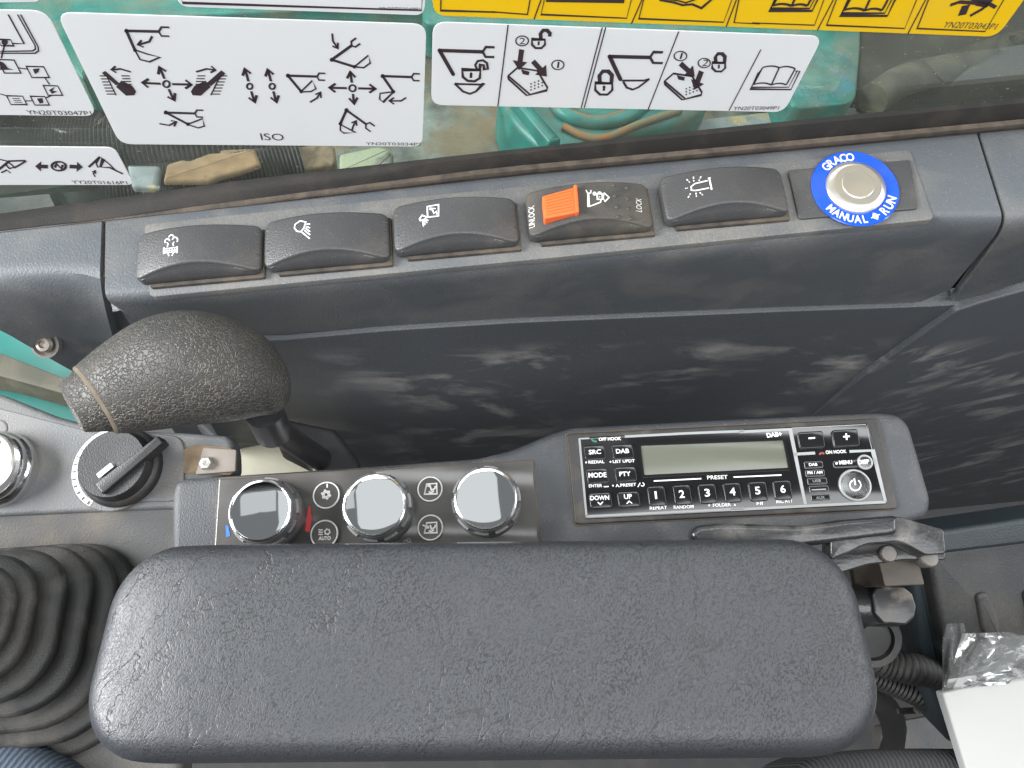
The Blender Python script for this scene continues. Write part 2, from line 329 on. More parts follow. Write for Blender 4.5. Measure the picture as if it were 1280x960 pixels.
def rpoly(pts, r, seg=5):                        # rounded corners
    pts = ccw(pts); n = len(pts); out = []
    for i in range(n):
        p, a, b = pts[i], pts[i - 1], pts[(i + 1) % n]
        ri = r[i] if isinstance(r, (list, tuple)) else r
        da, db = a - p, b - p; la, lb = np.linalg.norm(da), np.linalg.norm(db); da /= la; db /= lb
        t = min(ri, la * .48, lb * .48)
        if t < 1e-6: out.append(p); continue
        p0, p1 = p + da * t, p + db * t
        for k in range(seg + 1):
            s = k / seg; out.append((1 - s) ** 2 * p0 + 2 * s * (1 - s) * p + s * s * p1)
    return out
def inset(pts, d):
    n = len(pts); out = []
    for i in range(n):
        p, a, b = pts[i], pts[i - 1], pts[(i + 1) % n]
        e1, e2 = p - a, b - p; l1, l2 = np.linalg.norm(e1), np.linalg.norm(e2)
        if l1 < 1e-9 or l2 < 1e-9: out.append(p.copy()); continue
        n1 = np.array([-e1[1], e1[0]]) / l1; n2 = np.array([-e2[1], e2[0]]) / l2
        k = n1 + n2; q = k.dot(k)
        out.append(p + d * 2 * k / q if q > .3 else p + d * n1)
    return out
def rings_mesh(name, rings, cap0=True, cap1=True, smooth=40):
    n = len(rings[0]); V = [v for r in rings for v in r]; Fc = []
    for j in range(len(rings) - 1):
        for i in range(n):
            k = (i + 1) % n; Fc.append((j * n + i, j * n + k, (j + 1) * n + k, (j + 1) * n + i))
    if cap0: Fc.append(tuple(range(n))[::-1])
    if cap1: Fc.append(tuple(range((len(rings) - 1) * n, len(rings) * n)))
    return me(name, V, Fc, smooth)
def slab(name, pts, z0, z1, bev=.0008, seg=3, smooth=40, zf=None):
    pts = ccw(pts); rr = [[(*p, z0) for p in pts]]
    for k in range(seg + 1):
        a = math.pi / 2 * k / seg
        q = inset(pts, bev * (1 - math.cos(a))) if k else pts
        for _ in range(4):                           # collapse edges that turned inside out
            for i in range(len(q)):
                j = (i + 1) % len(q)
                if (q[j] - q[i]).dot(pts[j] - pts[i]) < 0: q[i] = q[j] = (q[i] + q[j]) / 2
        rr.append([(*p, z1 - bev + bev * math.sin(a)) for p in q])
    return rings_mesh(name, rr, smooth=smooth)
def rrect(hx, hy, r, n=6):
    out = []; r = max(r, 1e-5)
    for cx, cy, a0 in ((hx - r, hy - r, 0), (-hx + r, hy - r, 90), (-hx + r, -hy + r, 180), (hx - r, -hy + r, 270)):
        for k in range(n + 1):
            a = math.radians(a0 + 90 * k / n); out.append(np.array([cx + r * math.cos(a), cy + r * math.sin(a)]))
    return out
def pillow(name, hx, hy, r, prof, zf=None, n=6, sub=1, smooth=60):
    """rounded rectangle grown through (inset, z) steps; zf(x, y, k) adds height"""
    rings = []
    for k, (t, z) in enumerate(prof):
        o = rrect(hx - t, hy - t, max(r - t, min(hx - t, hy - t) * .3 if t > 0 else r), n)
        # add points along long sides
        q = []
        for i in range(len(o)):
            a, b = o[i], o[(i + 1) % len(o)]
            q.append(a)
            if (i + 1) % (n + 1) == 0:
                for s in range(1, sub * 4): q.append(a + (b - a) * s / (sub * 4))
        rings.append([(p[0], p[1], z + (zf(p[0], p[1], t) if zf else 0)) for p in q])
    nt_ = len(rings[0]); V = [v for r_ in rings for v in r_]; Fc = [tuple(range(nt_))[::-1]]; o = (len(rings) - 1) * nt_
    for j in range(len(rings) - 1):
        for i in range(nt_):
            k = (i + 1) % nt_; Fc.append((j * nt_ + i, j * nt_ + k, (j + 1) * nt_ + k, (j + 1) * nt_ + i))
    mir = lambda k: (nt_ - 4 * sub - k) % nt_; K = (n + 1) * 2 + 4 * sub - 2          # last point of the second corner
    for k in range(K): Fc.append((o + k, o + k + 1, o + mir(k + 1), o + mir(k)))
    Fc.append(tuple(o + k for k in range(K, mir(K) + 1))); Fc.append(tuple(o + k % nt_ for k in range(mir(0), nt_ + 1)))
    return me(name, V, Fc, smooth)
def lathe(name, prof, n=40, smooth=35, cx=0, cy=0):
    rings = [[(cx + r * math.cos(2 * math.pi * i / n), cy + r * math.sin(2 * math.pi * i / n), z) for i in range(n)] for r, z in prof]
    return rings_mesh(name, rings, smooth=smooth)
def circ(cx, cy, r, n=40, a0=0, a1=2 * math.pi):
    return [np.array([cx + r * math.cos(a0 + (a1 - a0) * i / n), cy + r * math.sin(a0 + (a1 - a0) * i / n)]) for i in range(n)]
def tube(name, pts, rad, n=12, rib=None, smooth=50, flat=1.0):
    """tube through 3-D points; rad number or list; rib=(count, depth) corrugates"""
    P = [np.array(p, float) for p in pts]
    if len(P) > 2 or rib:                        # Catmull-Rom resample
        m_ = rib[0] * 4 if rib else len(P) * 6
        Q = []; ext = [2 * P[0] - P[1]] + P + [2 * P[-1] - P[-2]]
        for k in range(m_ + 1):
            t = k / m_ * (len(P) - 1); i = min(int(t), len(P) - 2); s = t - i
            a, b, c, d_ = ext[i:i + 4]
            Q.append(.5 * (2 * b + (c - a) * s + (2 * a - 5 * b + 4 * c - d_) * s * s + (3 * b - a - 3 * c + d_) * s ** 3))
    else: Q = P
    rings = []; prev = None
    for k, p in enumerate(Q):
        t = nrm(Q[min(k + 1, len(Q) - 1)] - Q[max(k - 1, 0)])
        if prev is None: prev = nrm(np.cross(t, Z if abs(t[2]) < .9 else X))
        a = nrm(prev - prev.dot(t) * t); prev = a; b = np.cross(t, a)
        f = k / max(1, len(Q) - 1)
        rr = rad if not isinstance(rad, (list, tuple)) else np.interp(f, np.linspace(0, 1, len(rad)), rad)
        if rib: rr = rr + rib[1] * (1, .3, -1, .3)[k % 4]
        rings.append([p + rr * (math.cos(2 * math.pi * i / n) * a + flat * math.sin(2 * math.pi * i / n) * b) for i in range(n)])
    return rings_mesh(name, rings, smooth=smooth)
def grid_mesh(name, G, smooth=40):
    r, c = len(G), len(G[0]); V = [p for row in G for p in row]
    return me(name, V, [(j * c + i, j * c + i + 1, (j + 1) * c + i + 1, (j + 1) * c + i) for j in range(r - 1) for i in range(c - 1)], smooth)

# ------------------------------------------------------------------ flat print: strokes, fills and lettering on a plane
_tx = {}
def glyphs(s, bold):
    if (s, bold) not in _tx:
        c = bpy.data.curves.new('t', 'FONT'); c.body = s; c.size = 1; c.offset = bold; c.resolution_u = 3
        o = bpy.data.objects.new('t', c); d = o.to_mesh()
        _tx[(s, bold)] = (np.array([v.co[:2] for v in d.vertices]).reshape(-1, 2), [tuple(p.vertices) for p in d.polygons])
        o.to_mesh_clear(); bpy.data.objects.remove(o); bpy.data.curves.remove(c)
    return _tx[(s, bold)]
CAPH = None
class Print:
    def __init__(s, F, z=.0002, mp=None):
        s.F, s.z, s.V, s.Fc = F, z, [], []; s.mp = mp or (lambda u, v: (u, v))
    def p(s, q): u, v = s.mp(*q); return s.F.px(u, v, s.z)
    def add(s, pts, faces):
        o = len(s.V); s.V += [(*q[:2], s.z) for q in pts]; s.Fc += [tuple(i + o for i in f) for f in faces]
    def fill(s, pts): q = [s.p(a) for a in pts]; s.add(q, [tuple(range(len(q)))])
    def line2(s, q, w, closed=False):
        q = [np.array(a) for a in q]
        if closed: q = q + [q[0], q[1]]
        n = len(q); L = []; Rr = []
        for i in range(n):
            t = q[min(i + 1, n - 1)] - q[max(i - 1, 0)]; l = np.linalg.norm(t)
            t = t / l if l > 1e-9 else np.array([1., 0]); nn = np.array([-t[1], t[0]])
            k = 1.0
            if 0 < i < n - 1:
                e = q[i] - q[i - 1]; e = e / (np.linalg.norm(e) + 1e-12); k = 1 / max(.6, abs(e.dot(t)))
            L.append(q[i] + nn * w / 2 * k); Rr.append(q[i] - nn * w / 2 * k)
        s.add(L + Rr, [(i, i + 1, n + i + 1, n + i) for i in range(n - 1)])
    def line(s, pts, w=.0006, closed=False): s.line2([s.p(a) for a in pts], w, closed)
    def curve(s, pts, w=.0006, k=8):             # quadratic through control triples
        a, b, c = [s.p(x) for x in pts]
        s.line2([(1 - t) ** 2 * a + 2 * t * (1 - t) * b + t * t * c for t in np.linspace(0, 1, k)], w)
    def ring(s, c, r, w=.0006, a0=0, a1=360, n=24, ry=None):   # r in photo pixels (mapped)
        q = [s.p((c[0] + r * math.cos(math.radians(a)), c[1] + (ry or r) * math.sin(math.radians(a)))) for a in np.linspace(a0, a1, n + 1)]
        s.line2(q, w)
    def disc(s, c, r, n=16): s.fill([(c[0] + r * math.cos(2 * math.pi * i / n), c[1] + r * math.sin(2 * math.pi * i / n)) for i in range(n)])
    def arrow(s, pts, w=.0008, h=8, fillhead=False):
        s.line(pts, w); a, b = np.array(pts[-2], float), np.array(pts[-1], float); t = (b - a) / np.linalg.norm(b - a); nn = np.array([-t[1], t[0]])
        s.line([tuple(b - t * h + nn * h * .7), tuple(b), tuple(b - t * h - nn * h * .7)], w)
    def block(s, a, b, w, hw, hl):               # solid block arrow, crop units
        a, b = np.array(a, float), np.array(b, float); t = (b - a) / np.linalg.norm(b - a); nn = np.array([-t[1], t[0]]); c = b - t * hl
        s.fill([tuple(x) for x in (a + nn * w, c + nn * w, c + nn * hw, b, c - nn * hw, c - nn * w, a - nn * w)])
    def text(s, body, a, b, h, bold=.0):
        """baseline from a to b, h = capital height (same units as a, b)"""
        global CAPH
        if CAPH is None: CAPH = glyphs('H', 0.0)[0][:, 1].max()
        V, Fc = glyphs(body, bold); P0, P1 = s.p(a), s.p(b); hh = np.linalg.norm(s.p((a[0], a[1] - h)) - P0) / CAPH
        x0, x1 = V[:, 0].min(), V[:, 0].max(); W = np.linalg.norm(P1 - P0); e = (P1 - P0) / W; nn = np.array([-e[1], e[0]])
        s.add([P0 + e * (v[0] - x0) / (x1 - x0) * W + nn * v[1] * hh for v in V], Fc)
    def arc_text(s, body, c, r, h, a0, a1, bold=.02, inward=False, wid=.9):
        global CAPH
        if CAPH is None: CAPH = glyphs('H', 0.0)[0][:, 1].max()
        for i, ch in enumerate(body):
            a = math.radians(a0 + (a1 - a0) * (i + .5) / len(body)); V, Fc = glyphs(ch, bold)
            e = np.array([math.sin(a), -math.cos(a)]); up = np.array([math.cos(a), math.sin(a)])
            if inward: e, up = -e, -up
            xm = (V[:, 0].min() + V[:, 0].max()) / 2; sc = h / CAPH; base = np.array(c) + (r - (0 if not inward else -0)) * np.array([math.cos(a), math.sin(a)])
            s.add([base + e * (v[0] - xm) * sc * wid + up * (v[1] * sc - h / 2) for v in V], Fc)
    def build(s, name, material, parent):
        d = bpy.data.meshes.new(name); d.from_pydata([tuple(map(float, v)) for v in s.V], [], s.Fc); d.validate()
        # all print faces look out of the plane
        bm = bmesh.new(); bm.from_mesh(d)
        for f in bm.faces:
            f.normal_update()
            if f.normal.z < 0: f.normal_flip()
        bm.to_mesh(d); bm.free()
        return obj(name, d, material, parent)
def crop(x0, y0, sc): return lambda x, y: (x0 + x / sc, y0 + y / sc)

# ================================================================== SETTING
fl = obj('cab_floor', me('cab_floor', [(-2.5, -1.5, .0), (2.5, -1.5, .0), (2.5, .41, .0), (-2.5, .41, .0)], [(0, 1, 2, 3)]), 'floor'); struct(fl, 'dark dusty cab floor far below the armrest')
dk = obj('machine_deck', me('deck', [(-2.5, .40, .30), (2.5, .40, .30), (2.5, 3.5, .30), (-2.5, 3.5, .30)], [(0, 1, 2, 3)]), 'deck'); struct(dk, 'dirty grey-green machine deck seen through the window')

# --- window sill mouldings (three lengths with dusty joints)
def bez(a, b, c, t): return (1 - t) ** 2 * a + 2 * t * (1 - t) * b + t * t * c
def poly_at(line, t):
    u0, u1 = line[0][0], line[-1][0]; u = u0 + (u1 - u0) * t
    return u, np.interp(u, [p[0] for p in line], [p[1] for p in line])
def sill(name, top, fold, bot, cols, label, rr=.14, ret=True):
    G = []
    A = []
    for i in range(cols + 1):
        t = i / cols
        A.append((RAIL.px3(*poly_at(top, t)), RAIL.px3(*poly_at(fold, t)), FASC.px3(*poly_at(bot, t))))
    rows = []
    rows.append([a - .012 * Z for a, b, c in A])
    rows.append([a - .0004 * Z for a, b, c in A])
    rows.append([a + (b - a) * .02 for a, b, c in A])
    for s in (.3, .6): rows.append([a + (b - a) * s for a, b, c in A])
    r1 = [b + (a - b) * rr for a, b, c in A]; r2 = [b + (c - b) * min(.4, rr * 1.5) for a, b, c in A]
    for t in np.linspace(0, 1, 8): rows.append([bez(r1[i], A[i][1], r2[i], t) for i in range(cols + 1)])
    for s in (.6, .98): rows.append([b + (c - b) * s for a, b, c in A])
    rows.append([c for a, b, c in A])
    rows.append([c + FASC.n * -.008 for a, b, c in A])
    # returns into the joints
    out = []
    for r in rows:
        L0 = r[0] - .006 * RAIL.n - .004 * FASC.n; L1 = r[-1] - .006 * RAIL.n - .004 * FASC.n
        out.append([L0] + [r[0] + (r[1] - r[0]) * .0] + r[1:-1] + [r[-1]] + [L1])
    base = A[cols // 2][1]
    o = obj(name, grid_mesh(name, [[p - base for p in r] for r in out], 30), 'sill'); o.location = base
    return struct(o, label)
sill('window_sill_middle', [(132, 273), (320, 251), (640, 215), (980, 184), (1219, 161)],
     [(131, 374), (180, 373), (320, 362), (640, 331), (980, 301), (1165, 279), (1256, 280)],
     [(172, 401), (250, 416), (336, 420), (480, 407), (640, 397), (980, 383), (1160, 377), (1187, 362)], 28, 'long grey window sill that carries the row of rocker switches')
sill('window_sill_front', [(-90, 296), (0, 286), (127, 274)], [(-90, 350), (0, 353), (60, 356), (100, 359), (124, 368)],
     [(-90, 372), (0, 412), (81, 459), (125, 482), (166, 500)], 10, 'grey front end of the window sill left of the dusty joint', rr=.3)
sill('window_sill_rear', [(1223, 160), (1300, 154), (1400, 148)], [(1261, 281), (1310, 279), (1420, 276)],
     [(1192, 376), (1215, 372), (1280, 352), (1400, 318)], 6, 'grey rear end of the window sill right of the dusty joint')
# joint bottoms
for nm, pts in (('sill_joint', [(124, 266), (136, 266), (134, 346), (121, 346)]), ('sill_joint', [(1212, 156), (1232, 156), (1266, 268), (1242, 268)])):
    f = RAIL.lift(-.0035)
    q = [f.px3(*p) for p in pts]; c = sum(q) / 4
    o = obj(nm, me(nm, [p - c for p in q], [(0, 1, 2, 3)]), 'gap_dusty'); o.location = c; struct(o, 'dusty joint between two sill lengths')
for nm, pts in (('sill_backing', [(122, 376), (240, 380), (250, 425), (122, 425)]), ('sill_backing', [(1170, 300), (1262, 292), (1262, 372), (1170, 378)])):
    f = FASC.lift(-.022); q = [f.px3(*p) for p in pts]; c = sum(q) / 4
    o = obj(nm, me(nm, [p - c for p in q], [(0, 1, 2, 3)]), 'gap'); o.location = c; struct(o, 'dark backing seen through a sill joint')
# --- lower trim panel under the sill
top = [(108, 425), (150, 418), (166, 406), (176, 403), (250, 417), (336, 421), (480, 408), (640, 398), (980, 384), (1160, 378), (1230, 374), (1330, 368)]
cols = 30; rows = [[], [], [], [], [], []]
for i in range(cols + 1):
    u, v = poly_at(top, i / cols); p = FASC.px3(u, v)
    if u < 174: p = p - FASC.n * .018
    rows[0].append(p - FASC.n * .010 - .001 * Z); rows[1].append(p + FASC.n * .0014 - .0006 * Z); rows[2].append(p + FASC.n * .0024 - .0012 * Z)
    rows[3].append(p + FASC.n * .0026 - .005 * Z); rows[4].append(p + FASC.n * .0 - .10 * Z + .002 * Y); rows[5].append(p - .66 * Z + .002 * Y)
base = rows[2][cols // 2]
o = obj('lower_wall_panel', grid_mesh('lower_wall_panel', [[p - base for p in r] for r in rows], 30), 'lower'); o.location = base
struct(o, 'dark wall panel below the sill with pale dusty scuffs')
# --- rear trim panel, proud of it
i1, i2 = int(cols * .72), int(cols * .93)
LPF = Frame(rows[3][i2] * .6 + rows[4][i2] * .4, rows[4][i2] - rows[4][i1], rows[3][i2] - rows[4][i2])
rp = [(975, 548), (1010, 517), (1080, 462), (1150, 412), (1193, 382), (1225, 371), (1300, 350), (1400, 322)]
o = obj('rear_wall_panel', slab('rear_wall_panel', rpoly([LPF.px(*p) for p in rp] + [LPF.px(1400, 322) + np.array([.7, .1]), LPF.px(1400, 322) + np.array([.7, -.6]), LPF.px(975, 548) + np.array([-.02, -.35])], .004), -.006, .0045, .0018), 'lower_rear', matrix=LPF.mat())
struct(o, 'dark rear wall panel with a curved leading edge and pale scrape')
# --- teal cab body and cream plate seen past the console
FT = horiz(.40)
def slab_thing(name, F, pts, z0, z1, material, label=None, cat=None, r=.003, bev=.001, structure=False, group=None):
    c = np.mean([F.px3(*p) for p in pts], axis=0); G = Frame(c, F.e1, F.e2)
    o = obj(name, slab(name, rpoly([G.px(*p) for p in pts], r), z0, z1, bev), material, matrix=G.mat())
    if structure: struct(o, label)
    else: tag(o, label, cat, group)
    return o
slab_thing('cab_side_plate', FT, [(-120, 380), (-20, 395), (60, 435), (130, 470), (130, 540), (-120, 540)], -.02, 0, 'teal_clean', 'teal painted cab side between sill and front console', structure=True)
slab_thing('cab_side_ledge', FT.lift(.03), [(-120, 436), (0, 441), (120, 488), (120, 503), (0, 470), (-120, 452)], -.03, 0, 'olive', 'dull ledge across the teal cab side', structure=True)
slab_thing('cream_plate', horiz(.46), [(300, 545), (420, 560), (450, 640), (300, 640)], -.01, 0, 'cream', 'cream painted plate glimpsed behind the front console', structure=True)

# ================================================================== WINDOW
wn = thing('side_window', GLASS, 'clear cab side window with black rubber bottom seal, covered in decals', 'window')
gl = [GLASS.px(-200, 330), GLASS.px(1500, 150), np.array([.75, .50]), np.array([-.75, .50])]
obj('glass', slab('glass', gl, -.006, -.0008, .0004), 'glass', wn)
def seal_strip(top, bot, out, nm, material):
    A = []
    for i in range(25):
        t = i / 24; p = RAIL.px3(*poly_at(bot, t)); q = GLASS.px3(*poly_at(top, t), out)
        n_ = GLASS.n
        A.append([p - .004 * Z + n_ * .000, p + n_ * .0005 + Z * .0005, p * .7 + q * .3 + n_ * .0012, p * .3 + q * .7 + n_ * .0012, q + n_ * .0004, q - n_ * .003])
    G = [[GLASS.loc(A[i][k]) for i in range(25)] for k in range(6)]
    return obj(nm, grid_mesh(nm, G, 60), material, wn)
seal_strip([(-60, 291), (0, 285), (320, 249), (640, 213), (980, 182), (1280, 154), (1380, 145)], [(-60, 297), (0, 290), (320, 255), (640, 219), (980, 188), (1280, 160), (1380, 151)], .0095, 'seal_lip', 'seal_dusty')
seal_strip([(-60, 279), (0, 272), (320, 228), (640, 192), (980, 157), (1280, 128), (1380, 118)], [(-60, 294), (0, 288), (320, 253), (640, 217), (980, 186), (1280, 158), (1380, 149)], .004, 'bottom_seal', 'seal')

# ================================================================== OUTSIDE, beyond the glass
def ot(name, pts, zlift, th, material, label, cat, r=.01, group=None):
    return slab_thing(name, DECK.lift(zlift), pts, -th, 0, material, label, cat, r, .004, group=group)
ot('teal_cover_plate', [(-30, -60), (300, -60), (560, -60), (560, 12), (420, 10), (176, 22), (120, 60), (104, 100), (70, 60), (-30, 40)], .06, .06, 'teal', 'teal painted cover plate behind the white control decals', 'cover plate')
ot('teal_crossbeam', [(528, -60), (1078, -60), (1076, 60), (1070, 128), (990, 136), (960, 40), (528, 30)], .08, .05, 'teal', 'teal painted crossbeam behind the yellow decal with squared right end', 'beam', .02)
ot('teal_corner_plate', [(-60, 215), (-5, 228), (54, 270), (-60, 285)], .05, .05, 'teal_clean', 'bright teal corner plate at the left edge below the small decal', 'plate', .004)
# teal boss with rusty hollow below the lock decal
c = DECK.lift(.07).sub(760, 140)
tb = thing('teal_boss', c, 'teal cast boss with rusty worn rims below the lock decal', 'boss')
obj('flange', slab('flange', rpoly([c.px(*p) for p in [(625, 120), (640, 150), (682, 188), (730, 184), (790, 166), (850, 150), (890, 132), (890, 100), (625, 100)]], .03), -.07, 0, .012), 'teal', tb)
def arc_tube(nm, pts, r, material, parent, F, h=0):
    P = [F.loc(F.px3(u, v, h)) for u, v in pts]; return obj(nm, tube(nm, P, r, 10), material, parent)
arc_tube('rim', [(690, 120), (706, 142), (745, 153), (785, 145), (812, 122)], .010, 'teal', tb, c, .004)
arc_tube('worn_edge', [(704, 158), (730, 170), (758, 172), (800, 155), (850, 138)], .005, 'rust', tb, c, .003)
arc_tube('worn_edge', [(712, 140), (745, 149), (780, 141)], .004, 'rust', tb, c, .010)
obj('web', slab('web', rpoly([c.px(*p) for p in [(636, 132), (650, 130), (700, 186), (684, 190)]], .004), -.02, .016, .005), 'teal', tb)
ot('grey_step_plate', [(740, 190), (860, 150), (985, 136), (1205, 128), (1260, 150), (1000, 190)], .03, .03, 'deck_grey', 'grey step plate with flaking yellow paint behind the seal', 'step plate')
ot('dark_bay_slab', [(1078, -60), (1420, -60), (1420, 132), (1200, 132), (1074, 134)], .04, .03, 'dark_void', 'dark grimy slab standing in for the shaded bay right of the teal crossbeam', 'bay slab')  # flat slab; its dark colour replaces the shade of an open cavity
F = DECK.lift(.07)
for nm, pts, r, lab in (('olive_hose', [(1090, 125), (1130, 100), (1190, 85), (1260, 60), (1330, 50)], .022, 'olive hydraulic hose lying low in the dark bay'),
                        ('olive_hose', [(1200, 130), (1225, 105), (1262, 90), (1320, 100)], .028, 'thicker olive hose at the right edge of the dark bay')):
    P = [F.px3(*p) for p in pts]; o = obj(nm, tube(nm, [p - P[0] for p in P], r, 12), 'olive'); o.location = P[0]; tag(o, lab, 'hose')
P = F.sub(1254, 72)
o = obj('pipe_fitting', lathe('pipe_fitting', [(.024, 0), (.026, .02), (.020, .028), (.012, .028), (.010, .018)], 24), 'olive', matrix=P.mat()); tag(o, 'round olive pipe fitting standing in the dark bay', 'fitting')
F = DECK.lift(.05)
P = [F.px3(*p) for p in [(-80, 118), (-10, 140), (40, 165), (120, 178), (240, 178), (380, 170)]]
o = obj('corrugated_duct', tube('corrugated_duct', [p - P[0] for p in P], .034, 16, rib=(110, .0016)), 'hose'); o.location = P[0]; tag(o, 'black corrugated duct behind the window between the left decals', 'duct')
P = [F.px3(*p) for p in [(-30, 205), (60, 236), (150, 244), (260, 232), (380, 212)]]
o = obj('corrugated_duct', tube('corrugated_duct', [p - P[0] for p in P], .030, 16, rib=(100, .0016)), 'hose'); o.location = P[0]; tag(o, 'grey-black corrugated duct just behind the seal, below the small decal', 'duct')
ot('cardboard_piece', [(203, 226), (208, 204), (228, 198), (236, 200), (262, 190), (296, 189), (318, 184), (326, 205), (300, 214), (276, 220), (262, 226), (240, 226)], .094, .006, 'cardboard', 'torn tan cardboard piece below the wide control decal', 'cardboard', .003)
ot('grey_rag', [(158, 205), (200, 206), (196, 234), (164, 233)], .092, .008, 'deck_grey', 'small blue-grey rag beside the tan cardboard', 'rag', .004)
ot('brown_block', [(272, 186), (418, 180), (420, 205), (300, 224)], .07, .03, 'gap_dusty', 'muddy brown block behind the seal right of the cardboard', 'block', .006)
ot('pale_bracket', [(424, 192), (470, 182), (490, 186), (470, 208), (424, 216)], .09, .03, 'pale', 'pale green bracket below the part number of the control decal', 'bracket', .004)
ot('pale_stub', [(468, 196), (492, 190), (490, 210), (466, 212)], .098, .03, 'deck', 'small grey-green stub right against the pale bracket', 'stub', .004)

# ================================================================== DECALS on the glass
DEC = GLASS.lift(.0004)
def decal(corners, label, material='white', r=.006):
    cu = np.mean([c_[0] for c_ in corners]); cv = np.mean([c_[1] for c_ in corners])
    T = DEC.sub(cu, cv); t = thing('instruction_decal', T, label, 'decal', 'decals stuck on the side window')
    obj('backing', slab('backing', rpoly([T.px(*p) for p in corners], r), -.0003, .0002, .0001, 1), material, t)
    return t, T
def boomicon(p, a, b, c, fork, w=.0013):         # a = fork end, b = elbow, c = bucket pin
    p.line([a, b], w); p.line([b, c], w); p.disc(b, 9); p.disc(c, 8)
    fx, fy = np.array(a, float); t = nrm(np.array(a, float) - np.array(b, float)) * fork; n_ = np.array([-t[1], t[0]]) * .42
    A = np.array(a, float)
    p.line([tuple(A + t + n_), tuple(A + .25 * t + n_), tuple(A), tuple(A + .25 * t - n_), tuple(A + t - n_)], w * .65)
def cross4(p, c, ends, r=14, w=.0012, h=26):
    p.ring(c, r, w * .8, n=14)
    for e in ends:
        d_ = nrm(np.array(e, float) - np.array(c, float)); p.arrow([tuple(np.array(c) + d_ * (r + 10)), e], w, h)
# wide control-pattern decal
t, T = decal([(70, 15), (533, 30), (528, 183), (150, 180)], 'wide white decal with joystick arrows and the letters ISO')
p = Print(T, .00035, crop(0, 0, 3.427))
boomicon(p, (680, 135), (541, 132), (578, 215), 45)
p.line([(578, 215), (600, 255), (640, 265), (685, 245), (632, 232), (582, 215)], .0008)
p.arrow([(652, 155), (640, 178), (590, 193)], .0009, 22)
def swing(p, ox, mir):
    s = -1 if mir else 1
    def q(x, y): return (ox + s * x, y)
    p.fill([q(-8, 372), q(15, 345), q(62, 368), q(78, 392), q(70, 408), q(35, 410)])
    p.line([q(-62, 308), q(0, 362)], .0022)
    for k in range(7): p.line([q(-78 + k * 5, 325 + k * 13), q(-48 + k * 6, 325 + k * 13)], .0006)
    p.line([q(-48, 325), q(-8, 408)], .0006)
    for k in range(5): p.line([q(15 + k * 3, 325 + k * 12), q(50 + k * 3, 325 + k * 12)], .0006)
    p.arrow([q(55, 308), q(10, 295), q(-28, 300)], .0009, 20)
swing(p, 505, False); swing(p, 895, True)
cross4(p, (713, 360), [(685, 288), (745, 430), (610, 355), (820, 362)])
cross4(p, (1070, 370), [(1050, 295), (1090, 438)], 12)
boomicon(p, (835, 486), (710, 482), (805, 532), 35)
p.line([(805, 532), (868, 508), (875, 540), (850, 548), (805, 534)], .0008)
p.arrow([(683, 530), (725, 537), (756, 520)], .0009, 20)
p.mp = crop(300, 0, 3.427)
cross4(p, (138, 370), [(120, 298), (155, 438)], 12); cross4(p, (482, 378), [(473, 308), (488, 445), (383, 376), (580, 380)])
boomicon(p, (478, 195), (393, 256), (490, 286), 35); p.line([(490, 286), (550, 237), (558, 270), (530, 290), (490, 286)], .0008); p.arrow([(395, 143), (398, 175), (418, 207)], .0009, 20)
boomicon(p, (330, 328), (205, 324), (262, 392), 35); p.line([(262, 392), (310, 345), (325, 380), (305, 392), (262, 394)], .0008); p.arrow([(300, 438), (330, 420), (345, 395)], .0009, 20)
boomicon(p, (735, 330), (611, 326), (657, 393), 35); p.line([(657, 393), (600, 400), (598, 425), (613, 438), (655, 396)], .0008); p.arrow([(712, 418), (690, 432), (640, 432)], .0009, 20)
boomicon(p, (540, 532), (456, 472), (430, 530), 35); p.line([(430, 530), (430, 560), (445, 570), (495, 568), (432, 534)], .0008); p.arrow([(480, 558), (485, 540), (497, 517)], .0009, 18)
p.text('ISO', (92, 600), (190, 602), 28); p.text('YN20T03034P2', (540, 621), (778, 624), 12)
p.build('print', 'ink', t)
# circuit decal, left
t, T = decal([(-120, 10), (58, 13), (122, 145), (-120, 142)], 'white decal at the left edge with small boxes joined by lines')
p = Print(T, .00035, crop(0, 0, 3.427))
p.line([(35, 62), (103, 187), (50, 186)], .0007); p.line([(75, 62), (150, 195), (152, 210), (140, 218), (0, 220)], .0006); p.line([(88, 62), (163, 200), (165, 218), (150, 228), (0, 228)], .0006)
for x, y, w_, h_ in ((-10, 255, 70, 58), (112, 284, 75, 48), (185, 366, 62, 42), (130, 412, 62, 38), (28, 410, 68, 38), (-10, 168, 55, 28)):
    p.line([(x, y), (x + w_, y + 2), (x + w_ + h_ * .5, y + h_), (x + h_ * .5, y + h_)], .0006, True)
p.fill([(0, 262), (15, 268), (35, 292), (60, 298), (0, 300)]); p.fill([(140, 296), (170, 292), (165, 308), (150, 318)]); p.fill([(210, 385), (235, 372), (225, 388), (245, 392), (222, 402)])
p.fill([(158, 422), (182, 420), (186, 440), (170, 444)]); p.disc((20, 180), 14)
for a in ([(20, 190), (5, 250)], [(75, 290), (115, 296)], [(190, 330), (212, 362)], [(222, 408), (195, 420)], [(140, 432), (105, 432)], [(35, 412), (0, 402)]): p.line(a, .0006)
for k in range(3): p.line([(52 + k * 5, 422 + k * 8), (84 + k * 5, 422 + k * 8)], .0004)
p.text('YN20T03047P1', (120, 490), (396, 494), 16); p.build('print', 'ink', t)
